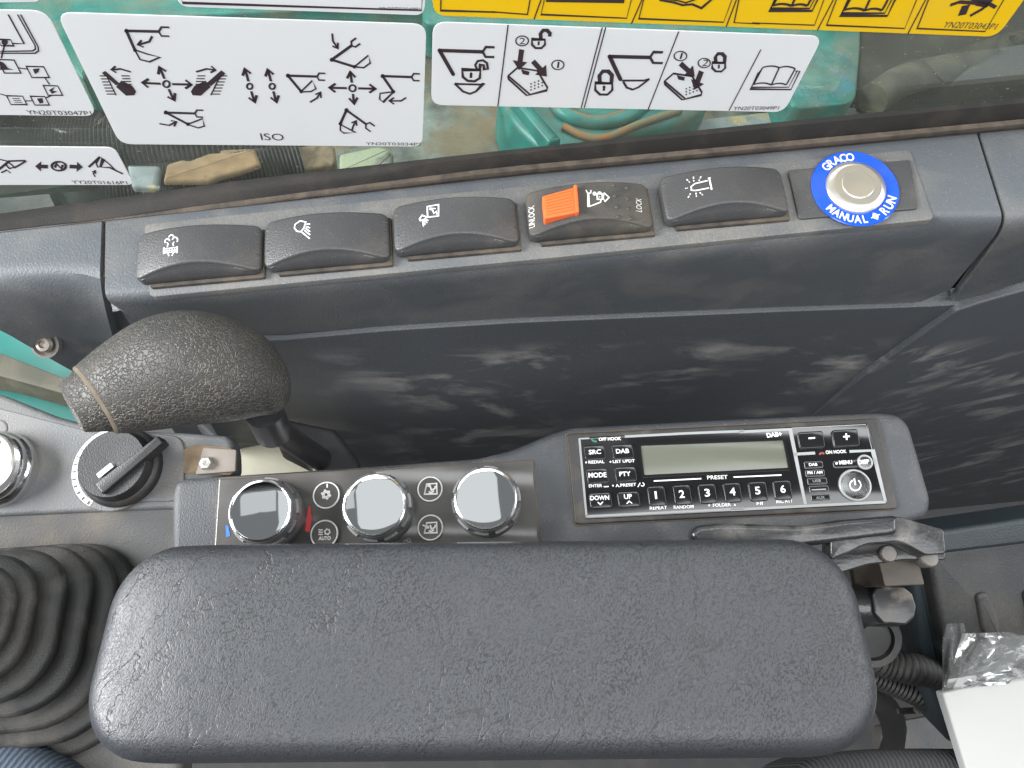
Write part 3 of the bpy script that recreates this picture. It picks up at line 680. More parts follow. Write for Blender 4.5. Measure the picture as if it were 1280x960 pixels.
# small decal
t, T = decal([(-80, 182), (143, 184), (168, 231), (-80, 231)], 'small white decal with a circle between two block arrows, lower left', r=.004)
p = Print(T, .00035, crop(0, 0, 3.427))
p.block((205, 714), (150, 712), 8, 22, 26); p.block((298, 713), (355, 716), 8, 22, 26)
p.ring((252, 712), 30, .0012, ry=19); p.line([(235, 718), (243, 702), (262, 722), (270, 706)], .0012)
p.line([(380, 716), (428, 672), (442, 682), (430, 716), (470, 718), (526, 745)], .0011); p.line([(442, 682), (470, 705), (500, 735)], .0008); p.arrow([(408, 758), (400, 745), (408, 730)], .0007, 12); p.line([(428, 672), (412, 700), (420, 718)], .0008)
p.line([(-10, 730), (40, 690), (110, 688)], .0011); p.line([(-5, 682), (30, 690), (62, 716), (40, 722), (20, 700)], .0009); p.line([(60, 720), (112, 690)], .0009); p.line([(5, 740), (30, 728), (45, 742)], .0008)
p.text('YY20T01616P1', (312, 787), (548, 790), 13); p.build('print', 'ink', t)
# strips along the top edge
t, T = decal([(205, -60), (536, -60), (530, 19), (224, 8)], 'white framed decal cut by the top edge, above the wide control decal', r=.004)
p = Print(T, .00035); p.line([(214, -50), (228, 3.5), (527, 13), (530, -50)], .0007); p.text('YN20T03048P1', (474, 14.2 - 1.5), (525.5, 15.2 - 1.5), 4); p.build('print', 'ink', t)
t, T = decal([(-90, -50), (30, -50), (52, 2), (-90, 4)], 'corner of a white decal in the top left corner', r=.003)
p = Print(T, .00035); p.line([(-80, -2), (46, -2)], .0006); p.build('print', 'ink', t)
# lock decal
t, T = decal([(541, 27), (1029, 45), (980, 140), (539, 131)], 'white decal with padlocks, tilting consoles and an open book')
p = Print(T, .00035, crop(300, 0, 3.427))
boomicon(p, (1040, 222), (855, 216), (913, 318), 50, .0018)
p.line([(952, 298), (1030, 300), (1027, 335), (1005, 348), (975, 346), (955, 330)], .0013, True); p.disc((990, 316), 6); p.line([(990, 318), (989, 334)], .0012)
p.line([(1015, 298), (1008, 278), (1018, 262), (1040, 258), (1058, 270), (1062, 296), (1046, 297), (1043, 278), (1030, 276), (1026, 298)], .0011)
p.line([(920, 358), (942, 360), (1025, 362), (1045, 356), (1010, 392), (985, 402), (955, 392)], .0011, True)
p.mp = crop(620, 0, 3.427)
p.line([(52, 106), (8, 455)], .0006); p.line([(455, 118), (365, 462)], .0006); p.line([(470, 118), (378, 462)], .0006); p.line([(783, 135), (652, 468)], .0006); p.line([(1135, 212), (998, 474)], .0006)
def lock(p, x, y, s, open_):
    p.line([(x - 30 * s, y), (x + 28 * s, y + 2 * s), (x + 28 * s, y + 25 * s), (x + 12 * s, y + 40 * s), (x - 14 * s, y + 40 * s), (x - 30 * s, y + 25 * s)], .0011 * s ** .5, True)
    o = 24 * s if open_ else 0
    p.line([(x - 14 * s + o, y), (x - 16 * s + o, y - 25 * s), (x - 4 * s + o, y - 40 * s), (x + 14 * s + o, y - 40 * s), (x + 27 * s + o, y - 26 * s), (x + 25 * s + o, y - (12 if open_ else 0) * s)], .0017 * s ** .5)
    p.disc((x, y + 14 * s), 5 * s); p.line([(x, y + 14 * s), (x - s, y + 27 * s)], .0009 * s)
lock(p, 183, 168, .95, True); lock(p, 463, 355, 1.25, False); lock(p, 955, 268, .95, False)
p.ring((112, 175), 27, .0006, ry=21); p.text('2', (100, 189), (124, 189), 27); p.ring((265, 278), 26, .0006, ry=20); p.text('1', (261, 291), (269, 291), 26)
p.ring((790, 240), 27, .0006, ry=20); p.text('1', (786, 253), (794, 253), 26); p.ring((892, 270), 26, .0006, ry=20); p.text('2', (881, 283), (904, 283), 26)
p.block((110, 212), (98, 300), 11, 32, 38); p.block((158, 262), (218, 328), 11, 32, 40); p.block((790, 272), (852, 328), 11, 30, 38); p.block((880, 305), (850, 385), 11, 30, 38)
def console_icon(p, x, y, s):
    p.line([(x, y), (x + 40 * s, y - 35 * s), (x + 125 * s, y - 22 * s), (x + 168 * s, y + 50 * s), (x + 165 * s, y + 62 * s), (x + 95 * s, y + 80 * s), (x + 85 * s, y + 72 * s)], .0009, True)
    p.line([(x, y), (x + 2 * s, y + 14 * s), (x + 80 * s, y + 84 * s), (x + 95 * s, y + 80 * s)], .0009)
    p.fill([(x + 55 * s, y - 28 * s), (x + 92 * s, y - 18 * s), (x + 88 * s, y - 2 * s), (x + 62 * s, y - 8 * s)])
    for j in range(3):
        for i in range(4): p.disc((x + (98 + i * 16) * s, y + (34 + j * 13 - i * 6) * s), 4 * s, 6)
console_icon(p, 52, 325, 1.0); console_icon(p, 722, 348, .95)
boomicon(p, (660, 246), (487, 242), (533, 340), 55, .0019)
p.line([(540, 345), (632, 345), (658, 338)], .0011); p.line([(545, 350), (560, 375), (585, 384), (610, 374), (655, 340)], .0011)
p.mp = crop(940, 0, 3.429)
def book(p, x, y, s, w=.0008):
    p.curve([(x, y), (x + 38 * s, y - 14 * s), (x + 72 * s, y)], w); p.curve([(x + 72 * s, y), (x + 110 * s, y - 12 * s), (x + 140 * s, y + 5 * s)], w)
    p.line([(x, y), (x - 38 * s, y + 72 * s)], w); p.line([(x + 72 * s, y), (x + 38 * s, y + 74 * s)], w); p.line([(x + 140 * s, y + 5 * s), (x + 102 * s, y + 74 * s)], w)
    p.curve([(x - 38 * s, y + 72 * s), (x + 5 * s, y + 58 * s), (x + 38 * s, y + 74 * s)], w); p.curve([(x + 38 * s, y + 74 * s), (x + 75 * s, y + 60 * s), (x + 102 * s, y + 74 * s)], w)
    p.line([(x - 8 * s, y + 12 * s), (x - 52 * s, y + 92 * s), (x + 122 * s, y + 94 * s), (x + 160 * s, y + 15 * s), (x + 142 * s, y + 15 * s)], w)
    p.line([(x - 18 * s, y + 20 * s), (x - 48 * s, y + 84 * s), (x + 112 * s, y + 84 * s), (x + 150 * s, y + 12 * s)], w * .7)
book(p, 45, 290, 1.0); p.text('YN20T03049P1', (-82, 472), (112, 470), 14); p.build('print', 'ink', t)
# yellow warning decal
t, T = decal([(541, -70), (1330, -70), (1246, 46), (541, 19)], 'yellow warning decal with framed panels along the top edge', 'yellow')
p = Print(T, .00035, crop(300, 0, 3.427)); p.line([(862, -80), (860, 45), (1100, 52)], .0007)
p.mp = crop(620, 0, 3.427)
p.line([(-20, 50), (135, 62), (160, -80)], .0006); p.line([(222, -80), (163, 82)], .0006); p.line([(225, -80), (193, 62), (560, 78), (600, -80)], .0006); p.line([(665, -90), (580, 102)], .0006)
p.line([(655, -90), (612, 80), (975, 95), (1040, -80)], .0006); p.line([(1060, -80), (986, 115)], .0006)
p.line([(215, 0), (550, 5)], .0018); p.line([(-5, -15), (60, -10)], .0015)
p.line([(690, -25), (705, 0), (760, 10), (800, 22), (840, 18), (880, 35), (950, -25)], .001); p.line([(1060, -90), (1020, 97), (1131, 102)], .0006); p.line([(715, -8), (790, 5), (812, 12), (935, -30)], .0007)
p.mp = crop(940, 0, 3.429)
p.line([(0, 98), (268, 108), (330, -60)], .0006); p.line([(380, -60), (280, 130)], .0006); p.line([(385, -60), (320, 108), (655, 122), (730, -60)], .0006); p.line([(775, -60), (668, 145)], .0006); p.line([(780, -60), (708, 122), (1000, 135), (1090, -20)], .0006)
book(p, 130, -52, 1.05, .0011); book(p, 440, -40, 1.15, .0011)
p.line([(850, 22), (890, 8), (1020, 18), (1045, 32)], .0016); p.line([(918, 22), (900, 65)], .0035); p.line([(1010, 20), (985, 40), (935, 68)], .0016); p.line([(905, -30), (1030, 5)], .004); p.line([(960, 20), (1010, 28)], .001)
p.build('print', 'ink', t)
p = Print(T, .00035, crop(940, 0, 3.429)); p.text('YN20T03043P1', (815, 118), (1040, 127), 22); p.build('part_number', 'copper', t)

# ================================================================== SWITCH PLATE, ROCKERS, BUTTON
sp = thing('switch_plate', RAIL.sub(660, 285), 'long dusty switch plate let into the window sill', 'plate')
T = RAIL.sub(660, 285)
obj('plate', slab('plate', rpoly([T.px(*q) for q in [(181, 281), (400, 258), (1137, 188), (1167, 275), (700, 322), (188, 372)]], .003), -.004, .0007, .0005, 2), 'sill_dusty', sp)
RL, RW = .0635, .0268
def arch(x): return max(0.0, math.cos(min(1.0, abs(x) / (RL / 2)) * math.pi / 2))
def cap_z(x, y=0, t=0): return .0078 * arch(x) ** .9 - x * .028
CZ = .0066                                              # height of the cap at its two ends
def cap2(name):
    N_, rows = 40, []
    for i in range(N_ + 1):
        f = -math.cos(math.pi * i / N_); x = f * RL / 2
        ex = (RL / 2 - abs(x)); rc = .0042                    # rounded plan corners
        sh = rc - math.sqrt(max(0, rc * rc - max(0, rc - ex) ** 2)) if ex < rc else 0
        hw = RW / 2 - sh; H = CZ + cap_z(x); er = .0011; dr = 0 if ex > er else er - math.sqrt(max(0, er * er - (er - ex) ** 2))
        H -= dr * .9; ins = .0040 * arch(x); far = .0012 * arch(x)
        sec = [(-hw + .0006, .0018), (-hw, .0026), (-hw + ins * .15, .0026 + (H - .0026) * .35), (-hw + ins * .62, .0026 + (H - .0026) * .74)]
        for k in range(6):
            a = math.pi / 2 * k / 5; r_ = .0016; sec.append((-hw + ins + r_ * (1 - math.cos(a)), H - r_ + r_ * math.sin(a)))
        for k in (.35, .7): sec.append((-hw + ins + .0016 + k * (2 * hw - ins - far - .0032), H + .0002))
        for k in range(6):
            a = math.pi / 2 * (1 - k / 5); r_ = .0016; sec.append((hw - far - r_ * (1 - math.cos(a)), H - r_ + r_ * math.sin(a)))
        sec += [(hw - far * .3, .0026 + (H - .0026) * .4), (hw, .0026), (hw - .0006, .0018)]
        rows.append([(x, y, z) for y, z in sec])
    return rings_mesh(name, rows, smooth=50)
CAPM = cap2('rocker_cap'); CAPM.materials.append(M['rocker'])
BASEM = slab('rocker_base', rpoly([(-.026, -.0152), (.0325, -.0152), (.0325, .0125), (-.026, .0125)], .001), .0005, .0030, .0004, 2); BASEM.materials.append(M['rocker_base'])
RIDGE = me('ridge', *(lambda n: ([(.0026 * math.cos(a) * math.cos(b), .0018 * math.sin(a) * math.cos(b), .0010 * math.sin(b)) for b in (0, .5, 1.0, 1.5) for a in np.linspace(0, 2 * math.pi, n, endpoint=False)],
        [(j * n + i, j * n + (i + 1) % n, (j + 1) * n + (i + 1) % n, (j + 1) * n + i) for j in range(3) for i in range(n)] + [tuple(range(3 * n, 4 * n))]))(10), 60); RIDGE.materials.append(M['rocker_dirty'])
def top_z(x): return CZ + cap_z(x) + .0002
class CapPrint(Print):                                 # print that follows the arched cap
    def build(s, name, material, parent):
        s.V = [(x, y, top_z(x) + .00012) for x, y, z in s.V]; return Print.build(s, name, material, parent)
def rocker(u, v, label, tilt=0.0, cap=None):
    T = RAIL.sub(u, v); t = thing('rocker_switch', T, label, 'rocker switch', 'rocker switches along the window sill')
    obj('base', BASEM, None, t)
    c_ = obj('cap', cap or CAPM, None, t)
    return t, T, c_
def ridges(t):
    for sx in (-1, 1):
        for k in (-1, 0, 1):
            o = obj('grip_ridge', RIDGE, None, t); x = sx * (RL / 2 - .0022); o.location = (x, k * .0062 + .002, CZ - .0008 + cap_z(x)); o.rotation_euler = (0, sx * .45, 0)
HT = .0136                                              # height of the cap crown, for laying print
t, T, c_ = rocker(256, 324, 'first rocker switch from the left, marked with an exhaust filter and fumes'); ridges(t)
p = CapPrint(T, HT, crop(0, 240, 3.691))
for x in (755, 820): p.line([(x, 255), (x, 285)], .0010)
p.line([(755, 262), (820, 258)], .0004); p.line([(760, 272), (820, 270)], .0004); p.line([(760, 281), (820, 279)], .0004)
for x in (770, 782, 796, 808): p.line([(x, 258), (x, 283)], .0004)
for pts in ([(772, 255), (776, 240), (770, 232)], [(803, 252), (800, 240), (806, 232)], [(775, 285), (782, 297)], [(803, 283), (795, 297)]): p.line(pts, .0006)
p.ring((772, 228), 12, .0007, 150, 350, 10); p.ring((810, 225), 13, .0007, 190, 400, 10); p.ring((792, 212), 12, .0007, 190, 350, 10)
p.build('symbol', 'ink_w', t)
t, T, c_ = rocker(413, 309, 'second rocker switch from the left, marked with a plain work lamp'); ridges(t)
p = CapPrint(T, HT, crop(320, 200, 3.691))
p.line([(232, 290), (222, 318), (206, 333), (188, 328), (176, 312), (180, 296), (205, 282)], .0007, True)
for k, (a, b) in enumerate((((235, 300), (252, 300)), ((232, 310), (252, 318)), ((230, 318), (252, 335)), ((224, 326), (252, 350)), ((212, 334), (250, 367)))): p.line([a, b], .0007)
p.build('symbol', 'ink_w', t)
t, T, c_ = rocker(571, 290, 'third rocker switch from the left, marked with a lamp and framed boom'); ridges(t)
p = CapPrint(T, HT, crop(320, 200, 3.691))
p.line([(790, 215), (843, 210), (843, 262), (792, 264)], .0007, True); p.line([(800, 228), (815, 232), (822, 250), (832, 240), (836, 255)], .0007); p.line([(800, 222), (830, 228)], .0005)
p.line([(753, 268), (765, 252), (785, 262), (780, 272), (756, 276)], .0007, True)
for a, b in (((785, 272), (795, 280)), ((780, 276), (790, 290)), ((774, 278), (780, 298)), ((768, 280), (772, 304))): p.line([a, b], .0006)
p.build('symbol', 'ink_w', t)
CAPL = cap2('lock_rocker_cap'); CAPL.materials.append(M['rocker_dirty'])
t, T, c_ = rocker(735, 272, 'rocker switch with bright orange slide lock, marked UNLOCK and LOCK', cap=CAPL)
p = CapPrint(T, HT, crop(640, 180, 3.691))
for s_, a, b in (('UNLOCK', (106, 362), (102, 262)), ('LOCK', (606, 290), (604, 226))):
    pp = CapPrint(T, HT, crop(640, 180, 3.691)); pp.text(s_, a, b, 24); pp.build('lettering', 'ink_w', t)
p.line([(340, 218), (348, 232), (362, 232), (364, 218)], .0006); p.line([(352, 232), (356, 294), (408, 272), (410, 262)], .0008); p.line([(350, 232), (350, 296)], .0008)
p.line([(392, 234), (416, 234), (416, 258), (394, 260)], .0007, True); p.ring((404, 234), 9, .0006, 180, 360, 8); p.disc((380, 234), 9); p.line([(425, 228), (448, 246), (428, 268), (420, 250)], .0007, True); p.disc((404, 248), 3)
p.build('symbol', 'ink_w', t)
q = [T.px(640 + x / 3.691, 180 + y / 3.691, .0165) for x, y in [(138, 240), (296, 196), (304, 315), (148, 345)]]
G = np.array(q); ce = G.mean(0)
so = obj('slide_lock', slab('slide_lock', rpoly(q, .0012), .006, .0166, .0008), 'orange', t)
for k in range(9):
    f = k / 8; a = q[0] * (1 - f) + q[3] * f; b = q[1] * (1 - f) + q[2] * f
    a, b = a + (b - a) * (.1), b - (b - a) * (.16); a2, b2 = a + np.array([0, .00045]), b + np.array([0, .00045])
    if 0 < k < 8: obj('rib', slab('rib', [a, b, b2, a2], .0164, .0170, .0001, 1), 'orange', so)
q = [T.px(640 + x / 3.691, 180 + y / 3.691, .0172) for x, y in [(284, 190), (300, 188), (310, 314), (294, 318)]]
obj('thumb_edge', slab('thumb_edge', rpoly(q, .0006), .010, .0178, .0006), 'orange', so)
BUMP = lathe('bump', [(.0012, 0), (.0011, .0003), (.0007, .0006), (.0001, .0007)], 12, 60); BUMP.materials.append(M['rocker_dirty'])
for x, y in ((470, 185), (532, 188), (475, 235), (537, 238), (485, 285), (540, 286), (490, 332), (550, 330)):
    a = T.px(640 + x / 3.691, 180 + y / 3.691, HT); o = obj('bump', BUMP, None, t); o.location = (a[0], a[1], top_z(a[0]) - .0001)
t, T, c_ = rocker(901, 253, 'fifth rocker switch, beside the round steel button, marked with a flashing beacon'); ridges(t)
p = CapPrint(T, HT, crop(640, 180, 3.691))
p.line([(902, 172), (845, 180), (828, 192), (830, 208), (848, 212), (908, 206)], .0007); p.line([(908, 160), (920, 215)], .0009); p.line([(902, 162), (915, 160)], .0006)
for a, b in (((838, 148), (840, 170)), ((808, 155), (822, 172)), ((872, 150), (862, 170)), ((802, 196), (814, 196)), ((815, 240), (826, 222)), ((850, 222), (852, 240)), ((866, 222), (880, 236))):
    p.line([a, tuple((np.array(a) * .55 + np.array(b) * .45))], .0006); p.line([tuple((np.array(a) * .3 + np.array(b) * .7)), b], .0006)
p.build('symbol', 'ink_w', t)
# push button with blue label
T = RAIL.sub(1066, 239); t = thing('push_button', T, 'round steel push button on a blue ring label reading MANUAL RUN', 'push button')
obj('mounting_plate', slab('mounting_plate', rpoly([T.px(*q, .001) for q in [(984, 214), (1137, 201), (1147, 262), (998, 275)]], .002), .0005, .0022, .0006), 'rocker', t)
RO = .0222
rl = obj('ring_label', lathe('ring_label', [(RO, .0022), (RO + .0002, .0028), (RO - .0003, .0032), (.013, .0032), (.013, .0022)], 64), 'blue', t)
p = Print(T, .0034); cc = (0, 0)
p.arc_text('GRACO', cc, .0184, .0044, 137, 80, .025, wid=.86); p.arc_text('MANUAL', cc, .0187, .0042, 210, 277, .025, True, .80); p.arc_text('RUN', cc, .0187, .0044, 301, 338, .025, True, .86)
a = math.radians(289); ce = np.array([math.cos(a), math.sin(a)]) * .0186; e = np.array([math.cos(a), math.sin(a)]); n_ = np.array([-e[1], e[0]])
p.line2([ce - e * .0022, ce + e * .0022], .0006); p.line2([ce - n_ * .0016, ce + e * .002, ce + n_ * .0016, ce - e * .002, ce - n_ * .0016], .0005); p.line2([ce - n_ * .0025, ce + n_ * .0025], .0006)
p.build('lettering', 'ink_w', t)
obj('bezel', lathe('bezel', [(.0152, .0030), (.0152, .0040), (.0146, .0046), (.0118, .0062), (.0114, .0062)], 56), 'steel', t)
obj('inner_ring', lathe('inner_ring', [(.0116, .0050), (.0116, .0060), (.0112, .0061), (.0082, .0058), (.0080, .0050)], 48), 'steel_dull', t)
obj('button_cap', lathe('button_cap', [(.0082, .0050), (.0082, .0064), (.0078, .0067), (.003, .0064), (.0004, .0063)], 48), 'steel', t)

# screw in the front sill
T = FASC.sub(57, 430, -.002); T = Frame(T.O, T.e1, nrm(.6 * Z + .8 * Y))
t = thing('trim_screw', T, 'round headed trim screw in the front sill recess', 'screw')
obj('recess', lathe('recess', [(.0085, -.002), (.0085, .0012), (.0072, .0014), (.0060, -.001), (.001, -.001)], 28), 'front_dusty', t)
obj('head', lathe('head', [(.0052, -.001), (.0052, .0016), (.0040, .0032), (.0022, .0036), (.0018, .0022), (.0004, .0022)], 24), 'steel_dull', t)

# ================================================================== CONSOLE, RADIO, CLIMATE PANEL
T = CONS.sub(690, 620)
ch = thing('console_housing', T, 'dark textured console housing holding the climate panel and radio', 'console')
cp = [(212, 720), (213, 618), (217, 603), (228, 597), (430, 584), (596, 572), (640, 561), (688, 541), (714, 533), (900, 523), (1105, 514), (1126, 517), (1139, 530), (1153, 577), (1167, 626), (1162, 645), (1140, 652), (1080, 668), (1000, 740), (700, 745)]
obj('housing', slab('housing', rpoly([T.px(*q) for q in cp], .004), -.060, 0, .005, 5), 'console', ch)
# climate panel
T = CONS.sub(470, 635); t = thing('climate_panel', T, 'smoky climate control panel with three mirror topped knobs', 'control panel')
q = [(275, 599), (666, 576), (675, 700), (268, 708)]
obj('trim_frame', slab('trim_frame', rpoly([T.px(*a) for a in [(273.5, 597.2), (667.3, 574.8), (677, 703), (265.5, 712)]], .0012), -.001, .0006, .0004, 2), 'copper', t)
obj('panel', slab('panel', rpoly([T.px(*a) for a in q], .001), -.001, .0012, .0005, 2), 'panel_film', t)
KH = .0195
def knob(u, v, label):
    K = CONS.sub(u, v, KH); a = K.O - CONS.n * KH; L_ = T.loc(a); r = .0166
    k = obj('knob', lathe('knob', [(r + .0022, .0012), (r + .0022, .0050), (r + .0016, .0072), (r + .0009, .0080), (r + .0007, .0160), (r + .0001, .0190), (r - .0006, KH - .0002), (r - .0014, KH - .0004)], 64), 'knob', t); k.location = L_; k['label'] = label
    obj('rim', lathe('rim', [(r - .0004, KH - .0006), (r - .0002, KH), (r - .0008, KH + .0003), (r - .0014, KH + .0001), (r - .0014, KH - .0008)], 64), 'chrome', k)
    obj('mirror_cap', lathe('mirror_cap', [(r - .0014, KH - .0010), (r - .0014, KH - .0002), (r - .004, KH), (.0004, KH + .0001)], 64), 'mirror', k)
    for i in range(10):
        a = math.radians(36 * i + 8); rr_ = r + .0010; w_ = math.radians(12)
        V = [(R_ * math.cos(b), R_ * math.sin(b), z) for z in (.0085, .0135) for R_ in (rr_ - .001, rr_ + .0009) for b in (a - w_, a - w_ / 3, a + w_ / 3, a + w_)]
        Fc = [(0, 1, 5, 4), (1, 2, 6, 5), (2, 3, 7, 6), (8, 9, 13, 12), (9, 10, 14, 13), (10, 11, 15, 14), (4, 5, 13, 12), (5, 6, 14, 13), (6, 7, 15, 14), (0, 4, 12, 8), (3, 7, 15, 11), (0, 1, 9, 8), (1, 2, 10, 9), (2, 3, 11, 10)]
        obj('grip_rib', me('grip_rib', V, Fc, 30), 'knob' if i % 2 else 'rib', k)
    return k
knob(325, 638, 'left mirror topped knob beside the red and blue marks'); knob(468, 631, 'middle mirror topped knob'); knob(607, 623, 'right mirror topped knob')
def rbtn(u, v, r):
    a = T.px(u, v, .002); s = .40 / 900 * r
    b = obj('button', lathe('button', [(s - .0004, .0010), (s - .0004, .0020), (s - .0008, .0023), (s - .0010, .0023), (s - .0013, .0023)], 40), 'panel_film', t); b.location = (*a, 0)
    obj('ring', lathe('ring', [(s - .0004, .001), (s, .0020), (s - .0003, .0027), (s - .0008, .0026), (s - .0009, .002)], 40), 'ink_w', b)
    return b
for a in ((408, 619, 17), (405.5, 667.5, 17.3), (537.5, 611.3, 16), (538, 659.5, 16)): rbtn(*a)
p = Print(T, .0026, crop(200, 550, 4.571))
for k in range(6):
    a = math.radians(60 * k + 15); c0 = np.array([949, 312]); e = np.array([math.cos(a), math.sin(a)]); n_ = np.array([-e[1], e[0]])
    p.line([tuple(c0 + e * 12), tuple(c0 + e * 30)], .0010); p.line([tuple(c0 + e * 16 + n_ * 12), tuple(c0 + e * 26), tuple(c0 + e * 16 - n_ * 12)], .0006)
    c0 = np.array([956, 524]); p.line([tuple(c0 + e * 9), tuple(c0 + e * 20)], .0007); p.line([tuple(c0 + e * 10 + n_ * 8), tuple(c0 + e * 18), tuple(c0 + e * 10 - n_ * 8)], .0005)
p.ring((949, 312), 12, .0006, n=12); p.line([(955, 272), (955, 250)], .0008)
for y in (515, 528, 541): p.line([(905, y), (912, y - 3), (920, y), (930, y - 3)], .0006)
p.text('AUTO', (905, 572), (975, 570), 20, .03)
p.mp = crop(420, 560, 4.571)
for y, kind in ((236, 0), (458, 1)):
    p.line([(505, y + 28), (518, y - 30), (575, y - 34), (577, y + 26)], .0007, True)
    p.line([(538, y - 18), (545, y + 5), (565, y - 5), (568, y - 20)], .0009); p.line([(530, y + 14), (545, y + 20), (560, y + 8)], .0009)
    if kind: p.arrow([(495, y - 18), (530, y - 2)], .0007, 12)
    else: p.arrow([(515, y - 18), (538, y - 22)], .0007, 10)
p.build('symbol', 'ink_w', t)
p = Print(T, .0014, crop(420, 560, 4.571)); c0 = (410, 540)
for a in (0, 90, 180, 270):
    e = np.array([math.cos(math.radians(a + 20)), math.sin(math.radians(a + 20))]); p.ring(tuple(np.array(c0) + e * 14), 9, .0004, n=10)
p.build('fan_symbol', 'ink_grey', t)
p = Print(T, .0014, crop(200, 550, 4.571)); p.fill([(848, 375), (858, 378), (866, 450), (855, 528), (828, 520), (838, 450)]); p.build('warm_mark', 'red', t)
p = Print(T, .0014, crop(200, 550, 4.571)); p.fill([(374, 488), (390, 490), (402, 548), (378, 555)]); p.build('cool_mark', 'bluep', t)

# radio
T = CONS.sub(915, 590); rd = thing('car_radio', T, 'glossy black radio with grey-green display and white lettered keys', 'radio')
obj('edge_line', slab('edge_line', rpoly([T.px(*a) for a in [(705.5, 541), (1097, 521.5), (1122.5, 638), (717, 658)]], .0025), -.001, .0005, .0004, 2), 'copper', rd)
obj('frame', slab('frame', rpoly([T.px(*a) for a in [(707.5, 543), (1095.5, 523.5), (1120.5, 636.5), (718.5, 656)]], .0022), -.001, .0020, .0008, 3), 'radio_frame', rd)
FP = .0026
obj('faceplate', slab('faceplate', rpoly([T.px(*a, .0025) for a in [(722.5, 547), (1085, 529), (1109, 630), (732, 649)]], .0014), .0, FP, .0004, 3), 'radio', rd)
ds = obj('display', slab('display', rpoly([T.px(*a, .003) for a in [(800.5, 556.5), (979, 550), (986, 586), (805, 594)]], .001), .001, FP + .0002, .0002, 2), 'lcd', rd)
def frame_bar(poly, w, z0, z1, nm, material, parent):
    o_ = ccw(poly); i_ = inset(o_, w)
    n = len(o_); V = [(*q, z0) for q in o_] + [(*q, z1) for q in o_] + [(*q, z1) for q in i_] + [(*q, z0) for q in i_]; Fc = []
    for k in range(3):
        for i in range(n): j = (i + 1) % n; Fc.append((k * n + i, k * n + j, (k + 1) * n + j, (k + 1) * n + i))
    return obj(nm, me(nm, V, Fc, 30), material, parent)
frame_bar(rpoly([T.px(*a, .003) for a in [(797.5, 554.5), (981, 547.5), (989.5, 587.5), (802.5, 597)]], .0014), .0013, .002, FP + .0007, 'display_bezel', 'radio_key', ds)
def key(box, skew=(3.5, -3.0), r=.0016, h=.0014, w=.0004):
    x0, y0, x1, y1 = box; k = (x1 - x0) * -.048; s = (y1 - y0) * .16
    pts = [(x0, y0 - 0), (x1 - s, y0 + k), (x1, y1 + k), (x0 + s, y1)]
    q = rpoly([T.px(*a, FP + h) for a in pts], r); b = obj('key', slab('key', q, .0015, FP + h, .0005, 3), 'radio_key', rd)
    frame_bar(q, w, .002, FP + h * .55, 'outline', 'ink_grey', b)
    return b
keys = [(729, 557, 758, 575), (764, 555.6, 793, 574.5), (732, 586, 761.5, 605), (767.5, 584, 797, 603), (735.6, 616.5, 766, 636), (771, 615, 801, 634.5),
        (808.5, 608, 834, 633), (840.6, 606.7, 866, 631.5), (872, 605.3, 897.5, 630), (903.5, 604, 928.5, 628.5), (935, 602.5, 961, 627), (966, 601, 991.5, 625.3), (997, 540, 1032, 561), (1040, 537.5, 1075.5, 559)]
for b in keys: key(b)
for b in ((1005, 577.5, 1029.5, 585.6), (1006.5, 588, 1031.5, 596), (1009, 598, 1034.5, 606), (1011.5, 608, 1036.5, 616), (1013.5, 618.5, 1038.5, 626.5)): key(b, r=.0008, h=.0005, w=.0003)
key((1041, 576.5, 1075, 585), r=.0018, h=.0005, w=.0003)
def rkey(u, v, r, lab):
    a = T.px(u, v, FP); s = .40 / 900 * r
    b = obj('key', lathe('key', [(s, .001), (s, FP + .0008), (s - .0004, FP + .0013), (s - .0008, FP + .0014), (s - .0011, FP + .0014)], 44), 'radio_key', rd); b.location = (*a, 0); b['label'] = lab
    obj('outline', lathe('outline', [(s - .0001, .001), (s + .0002, FP + .0012), (s - .0002, FP + .0016), (s - .0005, FP + .0014)], 44), 'ink_grey', b)
rkey(1080.5, 578, 9, 'small round key marked DISP'); rkey(1068, 606.8, 19.3, 'large round power key')
def legend(s_, a, b, h, bold, z, mp, m_='ink_w', nm='legend'):
    q = Print(T, z, mp); q.text(s_, a, b, h, bold); return q.build(nm, m_, rd)
CL, CR = crop(690, 500, 5.333), crop(920, 500, 4.571)
p = Print(T, FP + .0017, crop(690, 500, 5.333))
for s_, a, b, h in (('SRC', (246, 362), (328, 358), 28), ('DAB', (428, 356), (515, 352), 28), ('MODE', (244, 517), (364, 513), 30), ('PTY', (450, 508), (526, 504), 28), ('DOWN', (256, 668), (382, 664), 28), ('UP', (482, 660), (535, 656), 30)): legend(s_, a, b, h, .025, FP + .0017, CL)
p.line([(305, 680), (322, 697), (340, 678)], .0006); p.build('down_symbol', 'ink_w', rd)
p = Print(T, FP + .0017, CL); p.line([(498, 692), (515, 674), (534, 690)], .0006); p.build('up_symbol', 'ink_w', rd)
p = Print(T, FP + .0017, CL)
for s_, a, b in (('1', (688, 658), (702, 657)), ('2', (850, 652), (886, 650)), ('3', (1020, 643), (1056, 641)), ('4', (1188, 636), (1226, 634))): legend(s_, a, b, 48, .02, FP + .0017, CL)
p.mp = CR; legend('5', (112, 538), (142, 536), 40, .02, FP + .0017, CR); legend('6', (257, 530), (286, 528), 40, .02, FP + .0017, CR)
p.line([(414, 219), (452, 216)], .0009); p.build('minus_symbol', 'ink_w', rd)
p = Print(T, FP + .0017, CR); p.line([(612, 210), (650, 207)], .0009); p.line([(629, 190), (633, 228)], .0009); p.build('plus_symbol', 'ink_w', rd)
p = Print(T, FP + .0017, CR)
